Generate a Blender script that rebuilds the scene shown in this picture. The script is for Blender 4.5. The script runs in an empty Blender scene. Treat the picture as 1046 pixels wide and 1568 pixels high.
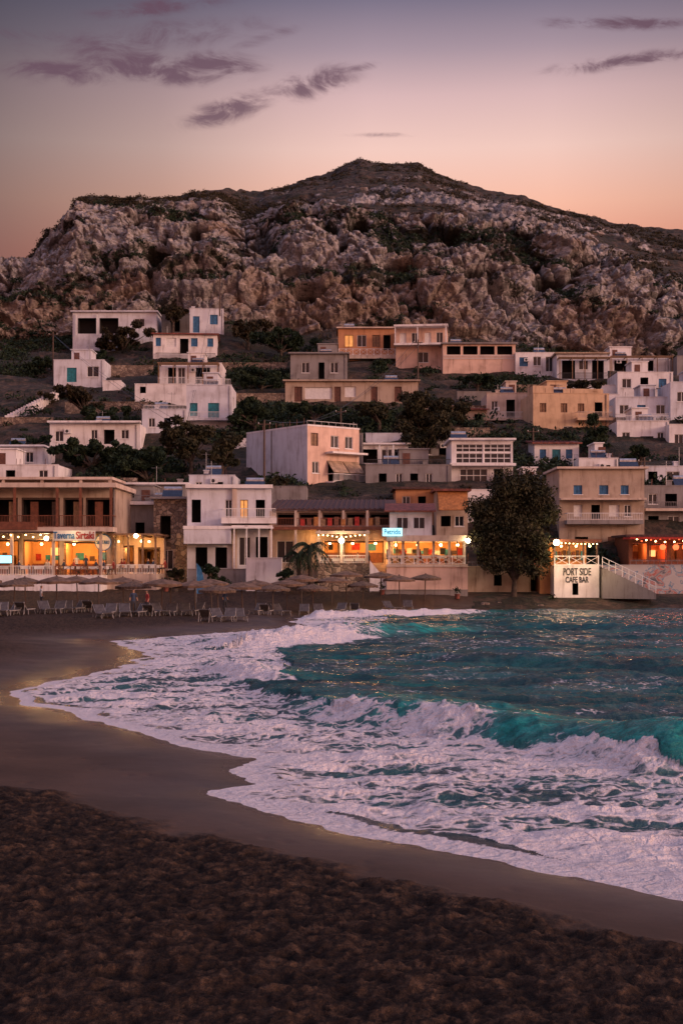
import bpy, math, random
import numpy as np
from mathutils import Vector, Matrix
random.seed(7); rng=np.random.default_rng(7)
F=2000.; CX=523.; HY=860.; CZ=4.
def P(px,py,d): return ((px-CX)/F*d, d, CZ-(py-HY)/F*d)
def G0(px,py): 
    d=F*CZ/(py-HY); return ((px-CX)/F*d,d)
scene=bpy.context.scene
root=scene.collection
# ---------------------------------------------------------------- noise
def _h(ix,iy,iz,s):
    h=(ix*374761393+iy*668265263+iz*1274126177+s*97463477)&0xffffffff
    h=((h^(h>>13))*1274126177)&0xffffffff
    h=h^(h>>16)
    h=((h*668265263)&0xffffffff); h=h^(h>>15)
    return h/4294967296.0
def vnoise(x,y,z=0.,s=0):
    x,y,z=np.broadcast_arrays(np.asarray(x,float),np.asarray(y,float),np.asarray(z,float))
    ix=np.floor(x).astype(np.int64);iy=np.floor(y).astype(np.int64);iz=np.floor(z).astype(np.int64)
    fx=x-ix;fy=y-iy;fz=z-iz
    fx=fx*fx*(3-2*fx);fy=fy*fy*(3-2*fy);fz=fz*fz*(3-2*fz)
    r=0
    for a in (0,1):
        for b in (0,1):
            for c in (0,1):
                w=(fx if a else 1-fx)*(fy if b else 1-fy)*(fz if c else 1-fz)
                r=r+w*_h(ix+a,iy+b,iz+c,s)
    return r
def fbm(x,y,z=0.,o=4,s=0,g=.5):
    r=0;a=1;t=0
    for i in range(o):
        r=r+a*vnoise(x*2**i,y*2**i,np.asarray(z)*2**i,s+i*13);t+=a;a*=g
    return r/t
def ridged(x,y,z=0.,o=4,s=0):
    r=0;a=1;t=0
    for i in range(o):
        r=r+a*(1-abs(2*vnoise(x*2**i,y*2**i,np.asarray(z)*2**i,s+i*17)-1));t+=a;a*=.5
    return r/t
def worley(x,y,s=0):
    ix=np.floor(x).astype(np.int64);iy=np.floor(y).astype(np.int64)
    f1=np.full(x.shape,9.);f2=f1.copy();cid=np.zeros(x.shape)
    for a in (-1,0,1):
        for b in (-1,0,1):
            z=np.zeros_like(ix)
            cx=ix+a+_h(ix+a,iy+b,z,s);cy=iy+b+_h(ix+a,iy+b,z,s+5)
            dd=np.hypot(cx-x,cy-y);v=_h(ix+a,iy+b,z,s+9)
            cid=np.where(dd<f1,v,cid)
            f2=np.minimum(np.maximum(dd,f1),f2);f1=np.minimum(f1,dd)
    return f1,f2,cid
def facet(x,y,s=0):
    ix=np.floor(x).astype(np.int64);iy=np.floor(y).astype(np.int64)
    f1=np.full(x.shape,9.);f2=f1.copy();pl=np.zeros(x.shape);z=np.zeros_like(ix)
    for a in (-1,0,1):
        for b in (-1,0,1):
            cx=ix+a+_h(ix+a,iy+b,z,s);cy=iy+b+_h(ix+a,iy+b,z,s+5)
            dd=np.abs(cx-x)*.75+np.abs(cy-y)*.75+np.hypot(cx-x,cy-y)*.25
            v=(_h(ix+a,iy+b,z,s+9)-.5)+(x-cx)*(_h(ix+a,iy+b,z,s+21)-.5)*1.8+(y-cy)*(_h(ix+a,iy+b,z,s+33)-.45)*1.5
            pl=np.where(dd<f1,v,pl);f2=np.minimum(np.maximum(dd,f1),f2);f1=np.minimum(f1,dd)
    return pl,f2-f1
def sst(a,b,x):
    t=np.clip((x-a)/(b-a),0,1);return t*t*(3-2*t)
# ---------------------------------------------------------------- materials
def N(nt,typ,ins=None,**at):
    n=nt.nodes.new(typ)
    for k,v in at.items(): setattr(n,k,v)
    for k,v in (ins or {}).items():
        if isinstance(v,bpy.types.NodeSocket): nt.links.new(v,n.inputs[k])
        else:
            try: n.inputs[k].default_value=v
            except Exception: n.inputs[k].default_value=(*v,1)
    return n
def M(nt,op,a,b=0.,c=None,clamp=False):
    ins={0:a,1:b}
    if c is not None: ins[2]=c
    return N(nt,'ShaderNodeMath',ins,operation=op,use_clamp=clamp).outputs[0]
def MIX(nt,f,a,b,bt='MIX'):
    n=N(nt,'ShaderNodeMixRGB',{0:f,1:a if isinstance(a,bpy.types.NodeSocket) else (*a,1),2:b if isinstance(b,bpy.types.NodeSocket) else (*b,1)},blend_type=bt)
    return n.outputs[0]
def RAMP(nt,f,pts,interp='LINEAR'):
    n=N(nt,'ShaderNodeValToRGB',{0:f});cr=n.color_ramp;cr.interpolation=interp
    while len(cr.elements)<len(pts): cr.elements.new(.5)
    for e,(p,c) in zip(cr.elements,pts):
        e.position=p;e.color=(*c,1) if not isinstance(c,(int,float)) else (c,c,c,1)
    return n.outputs[0]
def MR(nt,v,a,b,c=0.,d=1.):
    return N(nt,'ShaderNodeMapRange',{0:v,1:a,2:b,3:c,4:d},interpolation_type='SMOOTHSTEP').outputs[0]
def newmat(name):
    m=bpy.data.materials.new(name);m.use_nodes=True;nt=m.node_tree
    return m,nt,nt.nodes['Principled BSDF']
def OC(nt,scale=(1,1,1)):
    tc=N(nt,'ShaderNodeTexCoord')
    return N(nt,'ShaderNodeMapping',{0:tc.outputs['Object'],3:scale}).outputs[0]
def NZ(nt,vec,sc,det=4,rough=.55,dist=0.):
    return N(nt,'ShaderNodeTexNoise',{'Vector':vec,'Scale':sc,'Detail':det,'Roughness':rough,'Distortion':dist}).outputs[0]
_mc={}
def wallmat(name,col,dirt=.55,bump=.25):
    if name in _mc: return _mc[name]
    m,nt,b=newmat(name)
    v=OC(nt);st=OC(nt,(1.3,1.3,.18))
    n1=NZ(nt,v,.55,4);n2=NZ(nt,st,1.6,4,.65);n3=NZ(nt,v,6,3)
    f=M(nt,'MULTIPLY',MR(nt,n1,.42,.68),.5);g=M(nt,'MULTIPLY',MR(nt,n2,.5,.72),.7)
    f=M(nt,'MULTIPLY',M(nt,'ADD',f,g),dirt*1.6,clamp=True)
    c=MIX(nt,f,col,tuple(x*k for x,k in zip(col,(.42,.36,.33))))
    c=MIX(nt,M(nt,'MULTIPLY',n3,.25),c,tuple(x*.8 for x in col))
    nt.links.new(c,b.inputs['Base Color']);b.inputs['Roughness'].default_value=.85
    bp=N(nt,'ShaderNodeBump',{'Strength':bump,'Distance':.05,'Height':n3});nt.links.new(bp.outputs[0],b.inputs['Normal'])
    _mc[name]=m;return m
def plain(name,col,rough=.6,var=.3,metal=0.,sc=4.):
    if name in _mc: return _mc[name]
    m,nt,b=newmat(name)
    n=NZ(nt,OC(nt),sc,3)
    nt.links.new(MIX(nt,MR(nt,n,.35,.7),tuple(x*(1-var) for x in col),tuple(min(1,x*(1+var*.5)) for x in col)),b.inputs['Base Color'])
    b.inputs['Roughness'].default_value=rough;b.inputs['Metallic'].default_value=metal
    _mc[name]=m;return m
def emis(name,col,st,var=.5,sc=1.2):
    if name in _mc: return _mc[name]
    m,nt,b=newmat(name)
    b.inputs['Base Color'].default_value=(*[c*.5 for c in col],1)
    n=NZ(nt,OC(nt),sc,3)
    b.inputs['Emission Color'].default_value=(*col,1)
    nt.links.new(MR(nt,n,.3,.7,st*(1-var),st),b.inputs['Emission Strength'])
    _mc[name]=m;return m
WHITE=wallmat('white_plaster',(.80,.77,.76),.5);CREAM=wallmat('cream_plaster',(.62,.50,.41));PEACH=wallmat('peach_plaster',(.74,.52,.41))
ORANGE=wallmat('orange_plaster',(.56,.27,.13));BEIGE=wallmat('beige_plaster',(.46,.36,.28),.7);GRAY=wallmat('gray_render',(.27,.25,.245),.6)
DGRAY=wallmat('dark_render',(.12,.11,.11),.6);YELL=wallmat('ochre_plaster',(.62,.43,.27));COOL=wallmat('cool_white_plaster',(.65,.66,.71),.5)
WARM=wallmat('warm_interior_paint',(.62,.34,.14),.5)
WOOD=plain('dark_wood',(.08,.045,.03),.6);WOODR=plain('red_brown_wood',(.18,.06,.03),.6);TIMB=plain('timber',(.26,.15,.08),.6)
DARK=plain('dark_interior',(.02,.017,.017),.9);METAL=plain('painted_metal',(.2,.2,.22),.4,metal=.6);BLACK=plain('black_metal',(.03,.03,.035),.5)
WHT=plain('white_paint',(.72,.71,.70),.5,.1);BLUE=plain('blue_paint',(.03,.16,.34),.5);TEAL=plain('teal_paint',(.02,.24,.3),.5)
BROWN=plain('brown_paint',(.14,.055,.035),.6);RED=plain('red_cloth',(.4,.03,.02),.8);TILE=plain('terracotta_roof',(.22,.065,.045),.8,.5,sc=3)
AWN=plain('orange_canvas',(.42,.17,.05),.8);CANV=plain('beige_canvas',(.42,.31,.22),.9,.35,sc=2);DROOF=plain('weathered_roof',(.09,.045,.04),.8,.5)
UMBC=plain('faded_umbrella_canvas',(.17,.105,.07),.95,.45,sc=3)
PANEL=plain('solar_glass',(.02,.03,.06),.15);TANK=plain('steel_tank',(.45,.45,.45),.35,metal=.7);CONC=wallmat('concrete',(.28,.25,.23),.6)
def glass():
    m,nt,b=newmat('window_glass');b.inputs['Base Color'].default_value=(.02,.022,.028,1);b.inputs['Roughness'].default_value=.12
    n=NZ(nt,OC(nt),1.5,2);nt.links.new(N(nt,'ShaderNodeBump',{'Strength':.1,'Distance':.1,'Height':n}).outputs[0],b.inputs['Normal']);return m
GLASS=glass()
LIT=emis('lit_window',(1,.42,.12),.9);BULB=emis('bulb_glow',(1,.62,.26),18,.1);BULBW=emis('white_bulb_glow',(1,.75,.45),28,.1)
SIGNC=emis('cyan_sign_glow',(.35,.85,1),2.0,.15);SIGNR=emis('red_sign_glow',(1,.12,.04),3,.2);SIGNW=plain('sign_board',(.75,.72,.62),.6,.1)
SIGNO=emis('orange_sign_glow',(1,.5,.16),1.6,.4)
def stonemat():
    m,nt,b=newmat('rubble_stone_wall');v=OC(nt)
    vo=N(nt,'ShaderNodeTexVoronoi',{'Vector':v,'Scale':2.6},feature='DISTANCE_TO_EDGE').outputs[0]
    vc=N(nt,'ShaderNodeTexVoronoi',{'Vector':v,'Scale':2.6}).outputs['Color']
    g=N(nt,'ShaderNodeRGBToBW',{0:vc}).outputs[0]
    c=RAMP(nt,g,[(.1,(.13,.09,.07)),(.5,(.26,.19,.14)),(.9,(.40,.31,.23))])
    c=MIX(nt,MR(nt,vo,.0,.06),(.1,.08,.07),c)
    nt.links.new(c,b.inputs['Base Color']);b.inputs['Roughness'].default_value=.9
    nt.links.new(N(nt,'ShaderNodeBump',{'Strength':.8,'Distance':.08,'Height':MR(nt,vo,0,.12)}).outputs[0],b.inputs['Normal']);return m
STONE=stonemat()
def leafmat(name,c1,c2):
    m,nt,b=newmat(name)
    n=NZ(nt,OC(nt),.9,4,.6)
    nt.links.new(MIX(nt,MR(nt,n,.35,.65),c1,c2),b.inputs['Base Color']);b.inputs['Roughness'].default_value=.8;b.inputs['Specular IOR Level'].default_value=.2
    return m
LEAF=leafmat('tamarisk_foliage',(.018,.022,.012),(.062,.054,.027));LEAFG=leafmat('dark_green_foliage',(.010,.024,.014),(.032,.048,.022))
SHR=leafmat('dry_shrub_foliage',(.02,.020,.011),(.055,.042,.022));BARK=plain('bark',(.07,.05,.038),.9,.5)
# ---------------------------------------------------------------- group builder
def link(o): root.objects.link(o);return o
class Grp:
    def __init__(s,name,loc=(0,0,0),yaw=0.):
        s.name=name;s.loc=Vector(loc);s.yaw=yaw;s.parts={};s.kids=[]
    def add(s,part,mat,vs,fs):
        p=s.parts.setdefault(part,([],[],[],[]))
        o=len(p[0]);p[0].extend(vs)
        if mat not in p[3]: p[3].append(mat)
        k=p[3].index(mat)
        for f in fs: p[1].append([i+o for i in f]);p[2].append(k)
    def quad(s,part,mat,*v): s.add(part,mat,list(v),[list(range(len(v)))])
    def hexa(s,part,mat,v):
        s.add(part,mat,v,[[0,3,2,1],[4,5,6,7],[0,1,5,4],[1,2,6,5],[2,3,7,6],[3,0,4,7]])
    def box(s,part,mat,x0,x1,y0,y1,z0,z1):
        if x0>x1:x0,x1=x1,x0
        if y0>y1:y0,y1=y1,y0
        if z0>z1:z0,z1=z1,z0
        s.hexa(part,mat,[(x0,y0,z0),(x1,y0,z0),(x1,y1,z0),(x0,y1,z0),(x0,y0,z1),(x1,y0,z1),(x1,y1,z1),(x0,y1,z1)])
    def cyl(s,part,mat,p0,p1,r0,r1=None,n=8):
        r1=r0 if r1 is None else r1
        p0=Vector(p0);p1=Vector(p1);d=(p1-p0).normalized()
        a=d.orthogonal().normalized();b=d.cross(a)
        vs=[];
        for p,r in((p0,r0),(p1,r1)):
            for i in range(n):
                t=2*math.pi*i/n;vs.append(tuple(p+a*r*math.cos(t)+b*r*math.sin(t)))
        fs=[[i,(i+1)%n,n+(i+1)%n,n+i] for i in range(n)]+[list(range(n))[::-1],list(range(n,2*n))]
        s.add(part,mat,vs,fs)
    def ball(s,part,mat,c,r,n=8,sz=1.):
        vs=[];fs=[];k=n//2+1
        for i in range(1,k):
            ph=math.pi*i/k
            for j in range(n):
                t=2*math.pi*j/n;vs.append((c[0]+r*math.sin(ph)*math.cos(t),c[1]+r*math.sin(ph)*math.sin(t),c[2]+r*sz*math.cos(ph)))
        for i in range(k-2):
            for j in range(n): fs.append([i*n+j,(i+1)*n+j,(i+1)*n+(j+1)%n,i*n+(j+1)%n])
        fs.append(list(range(n)));fs.append([(k-2)*n+j for j in range(n)][::-1])
        s.add(part,mat,vs,fs)
    def _mesh(s,name,p):
        me=bpy.data.meshes.new(name);me.from_pydata(p[0],[],p[1])
        for m in p[3]: me.materials.append(m)
        me.polygons.foreach_set('material_index',p[2]);me.update();return me
    def build(s,single=False):
        if single:
            al=([],[],[],[])
            for p in s.parts.values():
                o=len(al[0]);al[0].extend(p[0])
                for f,k in zip(p[1],p[2]):
                    al[1].append([i+o for i in f]);m=p[3][k]
                    if m not in al[3]: al[3].append(m)
                    al[2].append(al[3].index(m))
            e=bpy.data.objects.new(s.name,s._mesh(s.name,al))
        else: e=bpy.data.objects.new(s.name,None);e.empty_display_size=.3
        link(e);e.location=s.loc;e.rotation_euler=(0,0,s.yaw)
        if not single:
            for k,p in s.parts.items():
                o=bpy.data.objects.new(k,s._mesh(k,p));link(o);o.parent=e
        for o in s.kids: link(o);o.parent=e
        s.obj=e;return e
    def light(s,loc,w,col=(1,.47,.14),r=.25,name='lamp_light'):
        l=bpy.data.lights.new(name,'POINT');l.energy=w*1.0;l.color=col;l.shadow_soft_size=r
        o=bpy.data.objects.new(name,l);o.location=loc;s.kids.append(o)
    def text(s,txt,size,loc,mat,name='lettering',align='CENTER',zs=1.,xs=1.):
        c=bpy.data.curves.new(name,'FONT');c.body=txt;c.size=size;c.extrude=.015;c.align_x=align;c.align_y='CENTER';c.offset=.02*size
        t=bpy.data.objects.new('tmp',c);link(t);dg=bpy.context.evaluated_depsgraph_get()
        me=bpy.data.meshes.new_from_object(t.evaluated_get(dg));bpy.data.objects.remove(t)
        me.materials.clear();me.materials.append(mat)
        o=bpy.data.objects.new(name,me);o.rotation_euler=(math.pi/2,0,0);o.scale=(xs,zs,1);o.location=loc;s.kids.append(o)
foot=[]
class Bld(Grp):
    def __init__(s,name,pl,pr,d,pb,pt,depth=7,yaw=0.,wall=WHITE,found=3.,holes=(),side_l=(),side_r=(),roof='parapet',roofmat=None,deco=0):
        yaw=math.radians(yaw);xl=(pl-CX)/F*d;ur=(pr-CX)/F
        W=(ur*d-xl)/(math.cos(yaw)-ur*math.sin(yaw));sc=d/F
        super().__init__(name,(xl,d,CZ-(pb-HY)*sc),yaw)
        s.W=W;s.D=depth;s.H=(pb-pt)*sc;s.pl,s.pr,s.pb,s.pt=pl,pr,pb,pt;s.sc=sc;s.wall=wall
        cx=xl+W/2*math.cos(yaw)-depth/2*math.sin(yaw);cy=d+W/2*math.sin(yaw)+depth/2*math.cos(yaw)
        foot.append((cx,cy,W/2+.6,depth/2+2.2,yaw))
        H=s.H
        hs=[(s.X(a),s.X(b),s.Z(zb),s.Z(za),k) for a,b,za,zb,k in holes]
        s.face((0,0),(1,0),(0,1),W,-found,H,hs)
        s.face((W,0),(0,1),(-1,0),depth,-found,H,[(a*depth,b*depth,c*H,e*H,k) for a,b,c,e,k in side_r])
        s.face((0,depth),(0,-1),(1,0),depth,-found,H,[((1-b)*depth,(1-a)*depth,c*H,e*H,k) for a,b,c,e,k in side_l])
        s.face((W,depth),(-1,0),(0,-1),W,-found,H,[])
        D=depth
        if roof=='parapet':
            t=.22;zr=H-.35
            o=[(0,0),(W,0),(W,D),(0,D)];i=[(t,t),(W-t,t),(W-t,D-t),(t,D-t)]
            for k in range(4):
                n=(k+1)%4
                s.quad('walls',wall,(*o[k],H),(*o[n],H),(*i[n],H),(*i[k],H))
                s.quad('walls',wall,(*i[k],H),(*i[n],H),(*i[n],zr),(*i[k],zr))
            s.quad('roof',CONC,*[(*q,zr) for q in i])
            s.box('coping',wall,-.05,W+.05,-.05,.16,H+.003,H+.07)
        elif roof=='slab':
            s.box('roof_slab',roofmat or wall,-.3,W+.3,-.5,D+.2,H,H+.2)
        elif roof=='tile':
            rm=roofmat or TILE;h=.14*D
            a=[(-.3,-.5,H),(W+.3,-.5,H),(W+.3,D+.3,H+h),(-.3,D+.3,H+h)]
            s.hexa('tiled_roof',rm,a+[(x,y,z+.15) for x,y,z in a])
            for q in range(int(W/.45)):
                x=-.2+q*.45;s.cyl('tile_ribs',rm,(x,-.5,H+.16),(x,D+.3,H+h+.16),.07,n=5)
            s.quad('gable',wall,(0,0,H),(0,D,H),(0,D,H+h));s.quad('gable',wall,(W,D,H),(W,0,H),(W,D,H+h))
        if deco: s.deco(deco)
    def X(s,px): return (px-s.pl)/(s.pr-s.pl)*s.W
    def Z(s,py): return (s.pb-py)*s.sc
    def face(s,o,dx,inn,W,z0,H,holes):
        wall=s.wall
        def pt(a,z,dp): return (o[0]+dx[0]*a+inn[0]*dp,o[1]+dx[1]*a+inn[1]*dp,z)
        hs=[]
        for a,b,c,e,k in holes:
            a=max(.05,a);b=min(W-.05,b);e=min(H-.12,e)
            if b-a>.15 and e-c>.15: hs.append((a,b,c,e,k))
        xs=sorted({0.,W,*[h[0] for h in hs],*[h[1] for h in hs]});zs=sorted({z0,H,*[h[2] for h in hs],*[h[3] for h in hs]})
        for i in range(len(xs)-1):
            for j in range(len(zs)-1):
                mx=(xs[i]+xs[i+1])/2;mz=(zs[j]+zs[j+1])/2
                if any(h[0]<mx<h[1] and h[2]<mz<h[3] for h in hs): continue
                s.quad('walls',wall,pt(xs[i],zs[j],0),pt(xs[i+1],zs[j],0),pt(xs[i+1],zs[j+1],0),pt(xs[i],zs[j+1],0))
        def fb(part,mat,a0,a1,c0,c1,d0,d1):
            s.hexa(part,mat,[pt(a0,c0,d0),pt(a1,c0,d0),pt(a1,c0,d1),pt(a0,c0,d1),pt(a0,c1,d0),pt(a1,c1,d0),pt(a1,c1,d1),pt(a0,c1,d1)])
        for a,b,c,e,k in hs:
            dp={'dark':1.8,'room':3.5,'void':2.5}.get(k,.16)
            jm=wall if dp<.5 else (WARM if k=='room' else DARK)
            part='window_reveals' if dp<.5 else 'interior'
            fl=WOODR if k=='room' else jm
            for q,mm in (((pt(a,c,0),pt(a,e,0),pt(a,e,dp),pt(a,c,dp)),jm),((pt(b,e,0),pt(b,c,0),pt(b,c,dp),pt(b,e,dp)),jm),
                      ((pt(b,c,0),pt(a,c,0),pt(a,c,dp),pt(b,c,dp)),fl),((pt(a,e,0),pt(b,e,0),pt(b,e,dp),pt(a,e,dp)),fl)):
                s.quad(part,mm,*q)
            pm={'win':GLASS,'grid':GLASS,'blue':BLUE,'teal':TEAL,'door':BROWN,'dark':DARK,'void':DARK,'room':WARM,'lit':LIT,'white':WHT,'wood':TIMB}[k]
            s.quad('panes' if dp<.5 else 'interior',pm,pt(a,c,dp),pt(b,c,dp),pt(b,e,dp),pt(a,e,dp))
            if k=='room':
                R=random.Random(int(a*100+c*7+len(s.name)))
                fb('wainscot',WOODR,a+.01,b-.01,c+.01,c+.95,dp-.06,dp-.01)
                x=a+.3
                while x<b-.6:
                    wd=R.uniform(.3,.9);q=R.random();zz=c+R.uniform(1.1,1.3)
                    fb('wall_decor',(WOOD,TEAL,RED,SIGNW,DARK,BLUE)[R.randrange(6)],x,x+wd,zz,zz+R.uniform(.35,.7),dp-.05,dp-.01)
                    if q<.4: fb('cabinet',WOOD,x,x+wd,c+.01,c+R.uniform(1.,1.9),dp-.5,dp-.07)
                    x+=wd+R.uniform(.15,.7)
                for q in range(max(1,int((b-a)/1.6))): 
                    x=a+.4+q*1.6;fb('ceiling_beams',WOOD,x,x+.12,e-.16,e-.01,.1,dp-.1)
            if k in('void','room') and b-a>1.5:
                for q in (a+.04,b-.12): fb('opening_posts',WOOD,q,q+.08,c,e,.02,.1)
                fb('opening_header',WOOD,a+.13,b-.13,e-.18,e-.02,.02,.12)
            if k in('win','lit','blue','teal','door','grid','wood'):
                fm=WHT if k in('win','grid') else (BROWN if k in ('lit','wood') else pm);t=.06
                fb('frames',fm,a,a+t,c,e,dp-.07,dp-.003);fb('frames',fm,b-t,b,c,e,dp-.07,dp-.003)
                fb('frames',fm,a+t,b-t,e-t,e,dp-.068,dp-.003);fb('frames',fm,a+t,b-t,c,c+t,dp-.068,dp-.003)
                n=max(1,int(round((b-a)/(.75))))
                for i in range(1,n):
                    x=a+(b-a)*i/n;fb('frames',fm,x-.035,x+.035,c+t,e-t,dp-.066,dp-.003)
                if n==1 and b-a>.5: fb('frames',fm,(a+b)/2-.03,(a+b)/2+.03,c+t,e-t,dp-.066,dp-.003)
                if k=='grid': fb('frames',fm,a+t,b-t,(c+e)/2-.04,(c+e)/2+.04,dp-.064,dp-.003)
                if k in('blue','teal','wood'):
                    z=c+.15
                    while z<e-.12: fb('shutter_slats',pm,a+t+.02,b-t-.02,z,z+.03,dp-.03,dp-.004);z+=.11
            if k in('win','lit','blue','teal') and e-c<1.8: fb('sills',WHT,a-.08,b+.08,c-.07,c-.002,-.07,.1)
    def slab(s,p0,p1,y0,y1,f,b,mat=None,part='slab'):
        s.box(part,mat or s.wall,s.X(p0),s.X(p1),-f,b,s.Z(y1),s.Z(y0))
    def post(s,px,y0,y1,f,mat=None,r=.08,part='posts'):
        x=s.X(px);s.box(part,mat or WHT,x-r,x+r,-f-r,-f+r,s.Z(y1),s.Z(y0))
    def rail(s,p0,p1,y0,y1,f,mat=None,step=.16,style='bars',part='railing',ret=True):
        mat=mat or WHT;x0,x1,z0,z1=s.X(p0),s.X(p1),s.Z(y1),s.Z(y0)
        s.box(part,mat,x0,x1,-f-.03,-f+.03,z1-.06,z1);s.box(part,mat,x0,x1,-f-.02,-f+.02,z0+.06,z0+.1)
        if ret:
            for x in(x0,x1): s.box(part,mat,x-.025,x+.025,-f+.031,0,z1-.06,z1);
        if style=='bars':
            n=max(2,int((x1-x0)/step))
            for i in range(n+1):
                x=x0+(x1-x0)*i/n;s.box(part,mat,x-.015,x+.015,-f-.014,-f+.014,z0,z1-.06)
        elif style=='cross':
            n=max(1,int(round((x1-x0)/1.1)));w=(x1-x0)/n
            for i in range(n+1): s.box(part,mat,x0+i*w-.04,x0+i*w+.04,-f-.04,-f+.04,z0,z1+.02)
            for i in range(n):
                s.cyl(part,mat,(x0+i*w,-f,z0+.08),(x0+(i+1)*w,-f,z1-.06),.025,n=4)
                s.cyl(part,mat,(x0+i*w,-f,z1-.06),(x0+(i+1)*w,-f,z0+.08),.025,n=4)
    def pergola(s,p0,p1,y,yb,f,mat=None,n=3,slat=True):
        mat=mat or TIMB;x0,x1,z=s.X(p0),s.X(p1),s.Z(y)
        for i in range(n):
            x=x0+(x1-x0)*i/(n-1);s.box('pergola',mat,x-.06,x+.06,-f-.06,-f+.06,s.Z(yb),z)
            s.box('pergola',mat,x-.05,x+.05,-f-.2,-.01,z,z+.12)
        s.box('pergola',mat,x0-.2,x1+.2,-f-.05,-f+.05,z+.121,z+.22)
        if slat:
            k=max(3,int(f/.35))
            for i in range(k):
                y_=-f+.2+(f-.3)*i/k;s.box('pergola',mat,x0-.15,x1+.15,y_,y_+.1,z+.122,z+.18)
    def heater(s,px,yy=2.,part='solar_water_heater'):
        x=s.X(px);z=s.H-.3
        s.hexa(part,PANEL,[(x-.9,yy-.6,z+.15),(x+.9,yy-.6,z+.15),(x+.9,yy+.5,z+1.1),(x-.9,yy+.5,z+1.1),(x-.9,yy-.65,z+.23),(x+.9,yy-.65,z+.23),(x+.9,yy+.45,z+1.18),(x-.9,yy+.45,z+1.18)])
        s.cyl(part,TANK,(x-.8,yy+.75,z+1.25),(x+.8,yy+.75,z+1.25),.27,n=12)
        for q in(-.7,.7): s.cyl(part,METAL,(x+q,yy+.75,z),(x+q,yy+.75,z+1.2),.03,n=5);s.cyl(part,METAL,(x+q,yy-.55,z),(x+q,yy-.55,z+.2),.03,n=5)
    def antenna(s,x,y,h=2.2):
        z=s.H-.35;s.cyl('antenna',METAL,(x,y,z),(x,y,z+h),.03,n=5)
        s.cyl('antenna',METAL,(x-.5,y,z+h*.92),(x+.5,y,z+h*.92),.02,n=4)
        for i in range(5): s.cyl('antenna',METAL,(x-.45+i*.22,y-.25,z+h*.92),(x-.45+i*.22,y+.25,z+h*.92),.012,n=4)
    def deco(s,seed):
        r=random.Random(seed)
        if r.random()<.8: s.antenna(r.uniform(.2,.8)*s.W,r.uniform(1,3),r.uniform(1.5,3.))
        if r.random()<.6: s.heater(s.pl+(s.pr-s.pl)*r.uniform(.25,.75),2.2)
        if r.random()<.6:
            x=r.uniform(.1,.9)*s.W;s.box('chimney',s.wall,x-.25,x+.25,2,2.5,s.H-.36,s.H+.6);s.box('chimney',s.wall,x-.32,x+.32,1.93,2.57,s.H+.6,s.H+.7)
        if r.random()<.5:
            a=r.uniform(.0,.5)*s.W;c=a+r.uniform(.25,.45)*s.W;s.box('rooftop_room',s.wall,a+.3,c,s.D*.4,s.D-.4,s.H-.34,s.H+1.9);s.box('rooftop_room_slab',s.wall,a+.15,c+.15,s.D*.4-.15,s.D-.25,s.H+1.9,s.H+2.02)
            s.box('rooftop_door',BROWN,a+.7,a+1.5,s.D*.4-.03,s.D*.4-.003,s.H-.3,s.H+1.5)
        for q in range(r.randrange(5)):
            x=r.uniform(.1,.9)*s.W;s.cyl('rebar_stubs',BROWN,(x,.4,s.H-.3),(x+.03,.4,s.H+.7),.03,n=4)
        if r.random()<.5:
            x=r.uniform(.1,.85)*s.W;z=s.H*.62
            s.box('air_conditioner',WHT,x,x+.75,-.32,-.04,z,z+.5);s.cyl('air_conditioner',BLACK,(x+.3,-.323,z+.25),(x+.3,-.33,z+.25),.19,n=10)
        x=s.W*.97-.1;s.cyl('downpipe',METAL,(x,-.07,-1),(x,-.07,s.H-.1),.045,n=6)
def d_of(py): return float(np.interp(py,[500,528,578,616,654,707,756,812,890],[217,213,195,180,165,150,135,126,118]))
# ---------------------------------------------------------------- hillside terrain
def ip(px,t): return np.interp(px,[a for a,_ in t],[b for _,b in t])
RID=[(-900,560),(-500,500),(-200,440),(0,404),(30,402),(44,396),(60,372),(72,352),(82,352),(95,338),(112,322),(118,304),(140,298),(200,303),(270,303),(310,292),(345,287),(395,292),(440,284),(480,270),(510,264),(530,252),(552,243),(575,249),(600,250),(640,251),(665,265),(700,278),(740,290),(800,300),(850,318),(900,330),(930,340),(1000,348),(1046,352),(1300,385),(1700,450),(2200,560)]
DR=[(-500,270),(0,275),(140,290),(350,320),(480,380),(550,400),(700,390),(1046,345),(1700,320)]
CT=[(-900,570),(-200,450),(0,420),(60,390),(100,345),(120,312),(200,316),(330,318),(370,350),(410,330),(450,316),(600,326),(700,330),(800,345),(900,385),(1046,440),(1400,500),(2200,575)]
DCT=[(-500,262),(0,264),(140,276),(550,276),(1046,262),(1700,250)]
LB=[(-900,600),(-200,540),(0,520),(100,522),(240,500),(330,482),(430,508),(520,500),(700,515),(850,540),(1046,555),(2200,600)]
LM=[(-900,585),(-200,500),(0,475),(100,455),(240,440),(330,420),(430,448),(560,436),(700,440),(850,470),(1046,505),(2200,590)]
uc=np.concatenate([np.linspace(-1.1,-.30,60)[:-1],np.linspace(-.30,.30,860),np.linspace(.30,1.1,60)[1:]])
pxc=uc*F+CX
zr=CZ+(HY-ip(pxc,RID))/F*ip(pxc,DR);dr=ip(pxc,DR)
dc=ip(pxc,DCT);zc=CZ+(HY-ip(pxc,CT))/F*dc
zb=CZ+(HY-ip(pxc,LB))/F*226;zm=CZ+(HY-ip(pxc,LM))/F*248
vk=np.array([104,110,118,126,135,150,165,180,195.]);vz=np.array([-1.,1.0,2.0,7,11,15.5,21,26,31.5])
rows_d=[];rows_z=[];rows_r=[]
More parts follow.
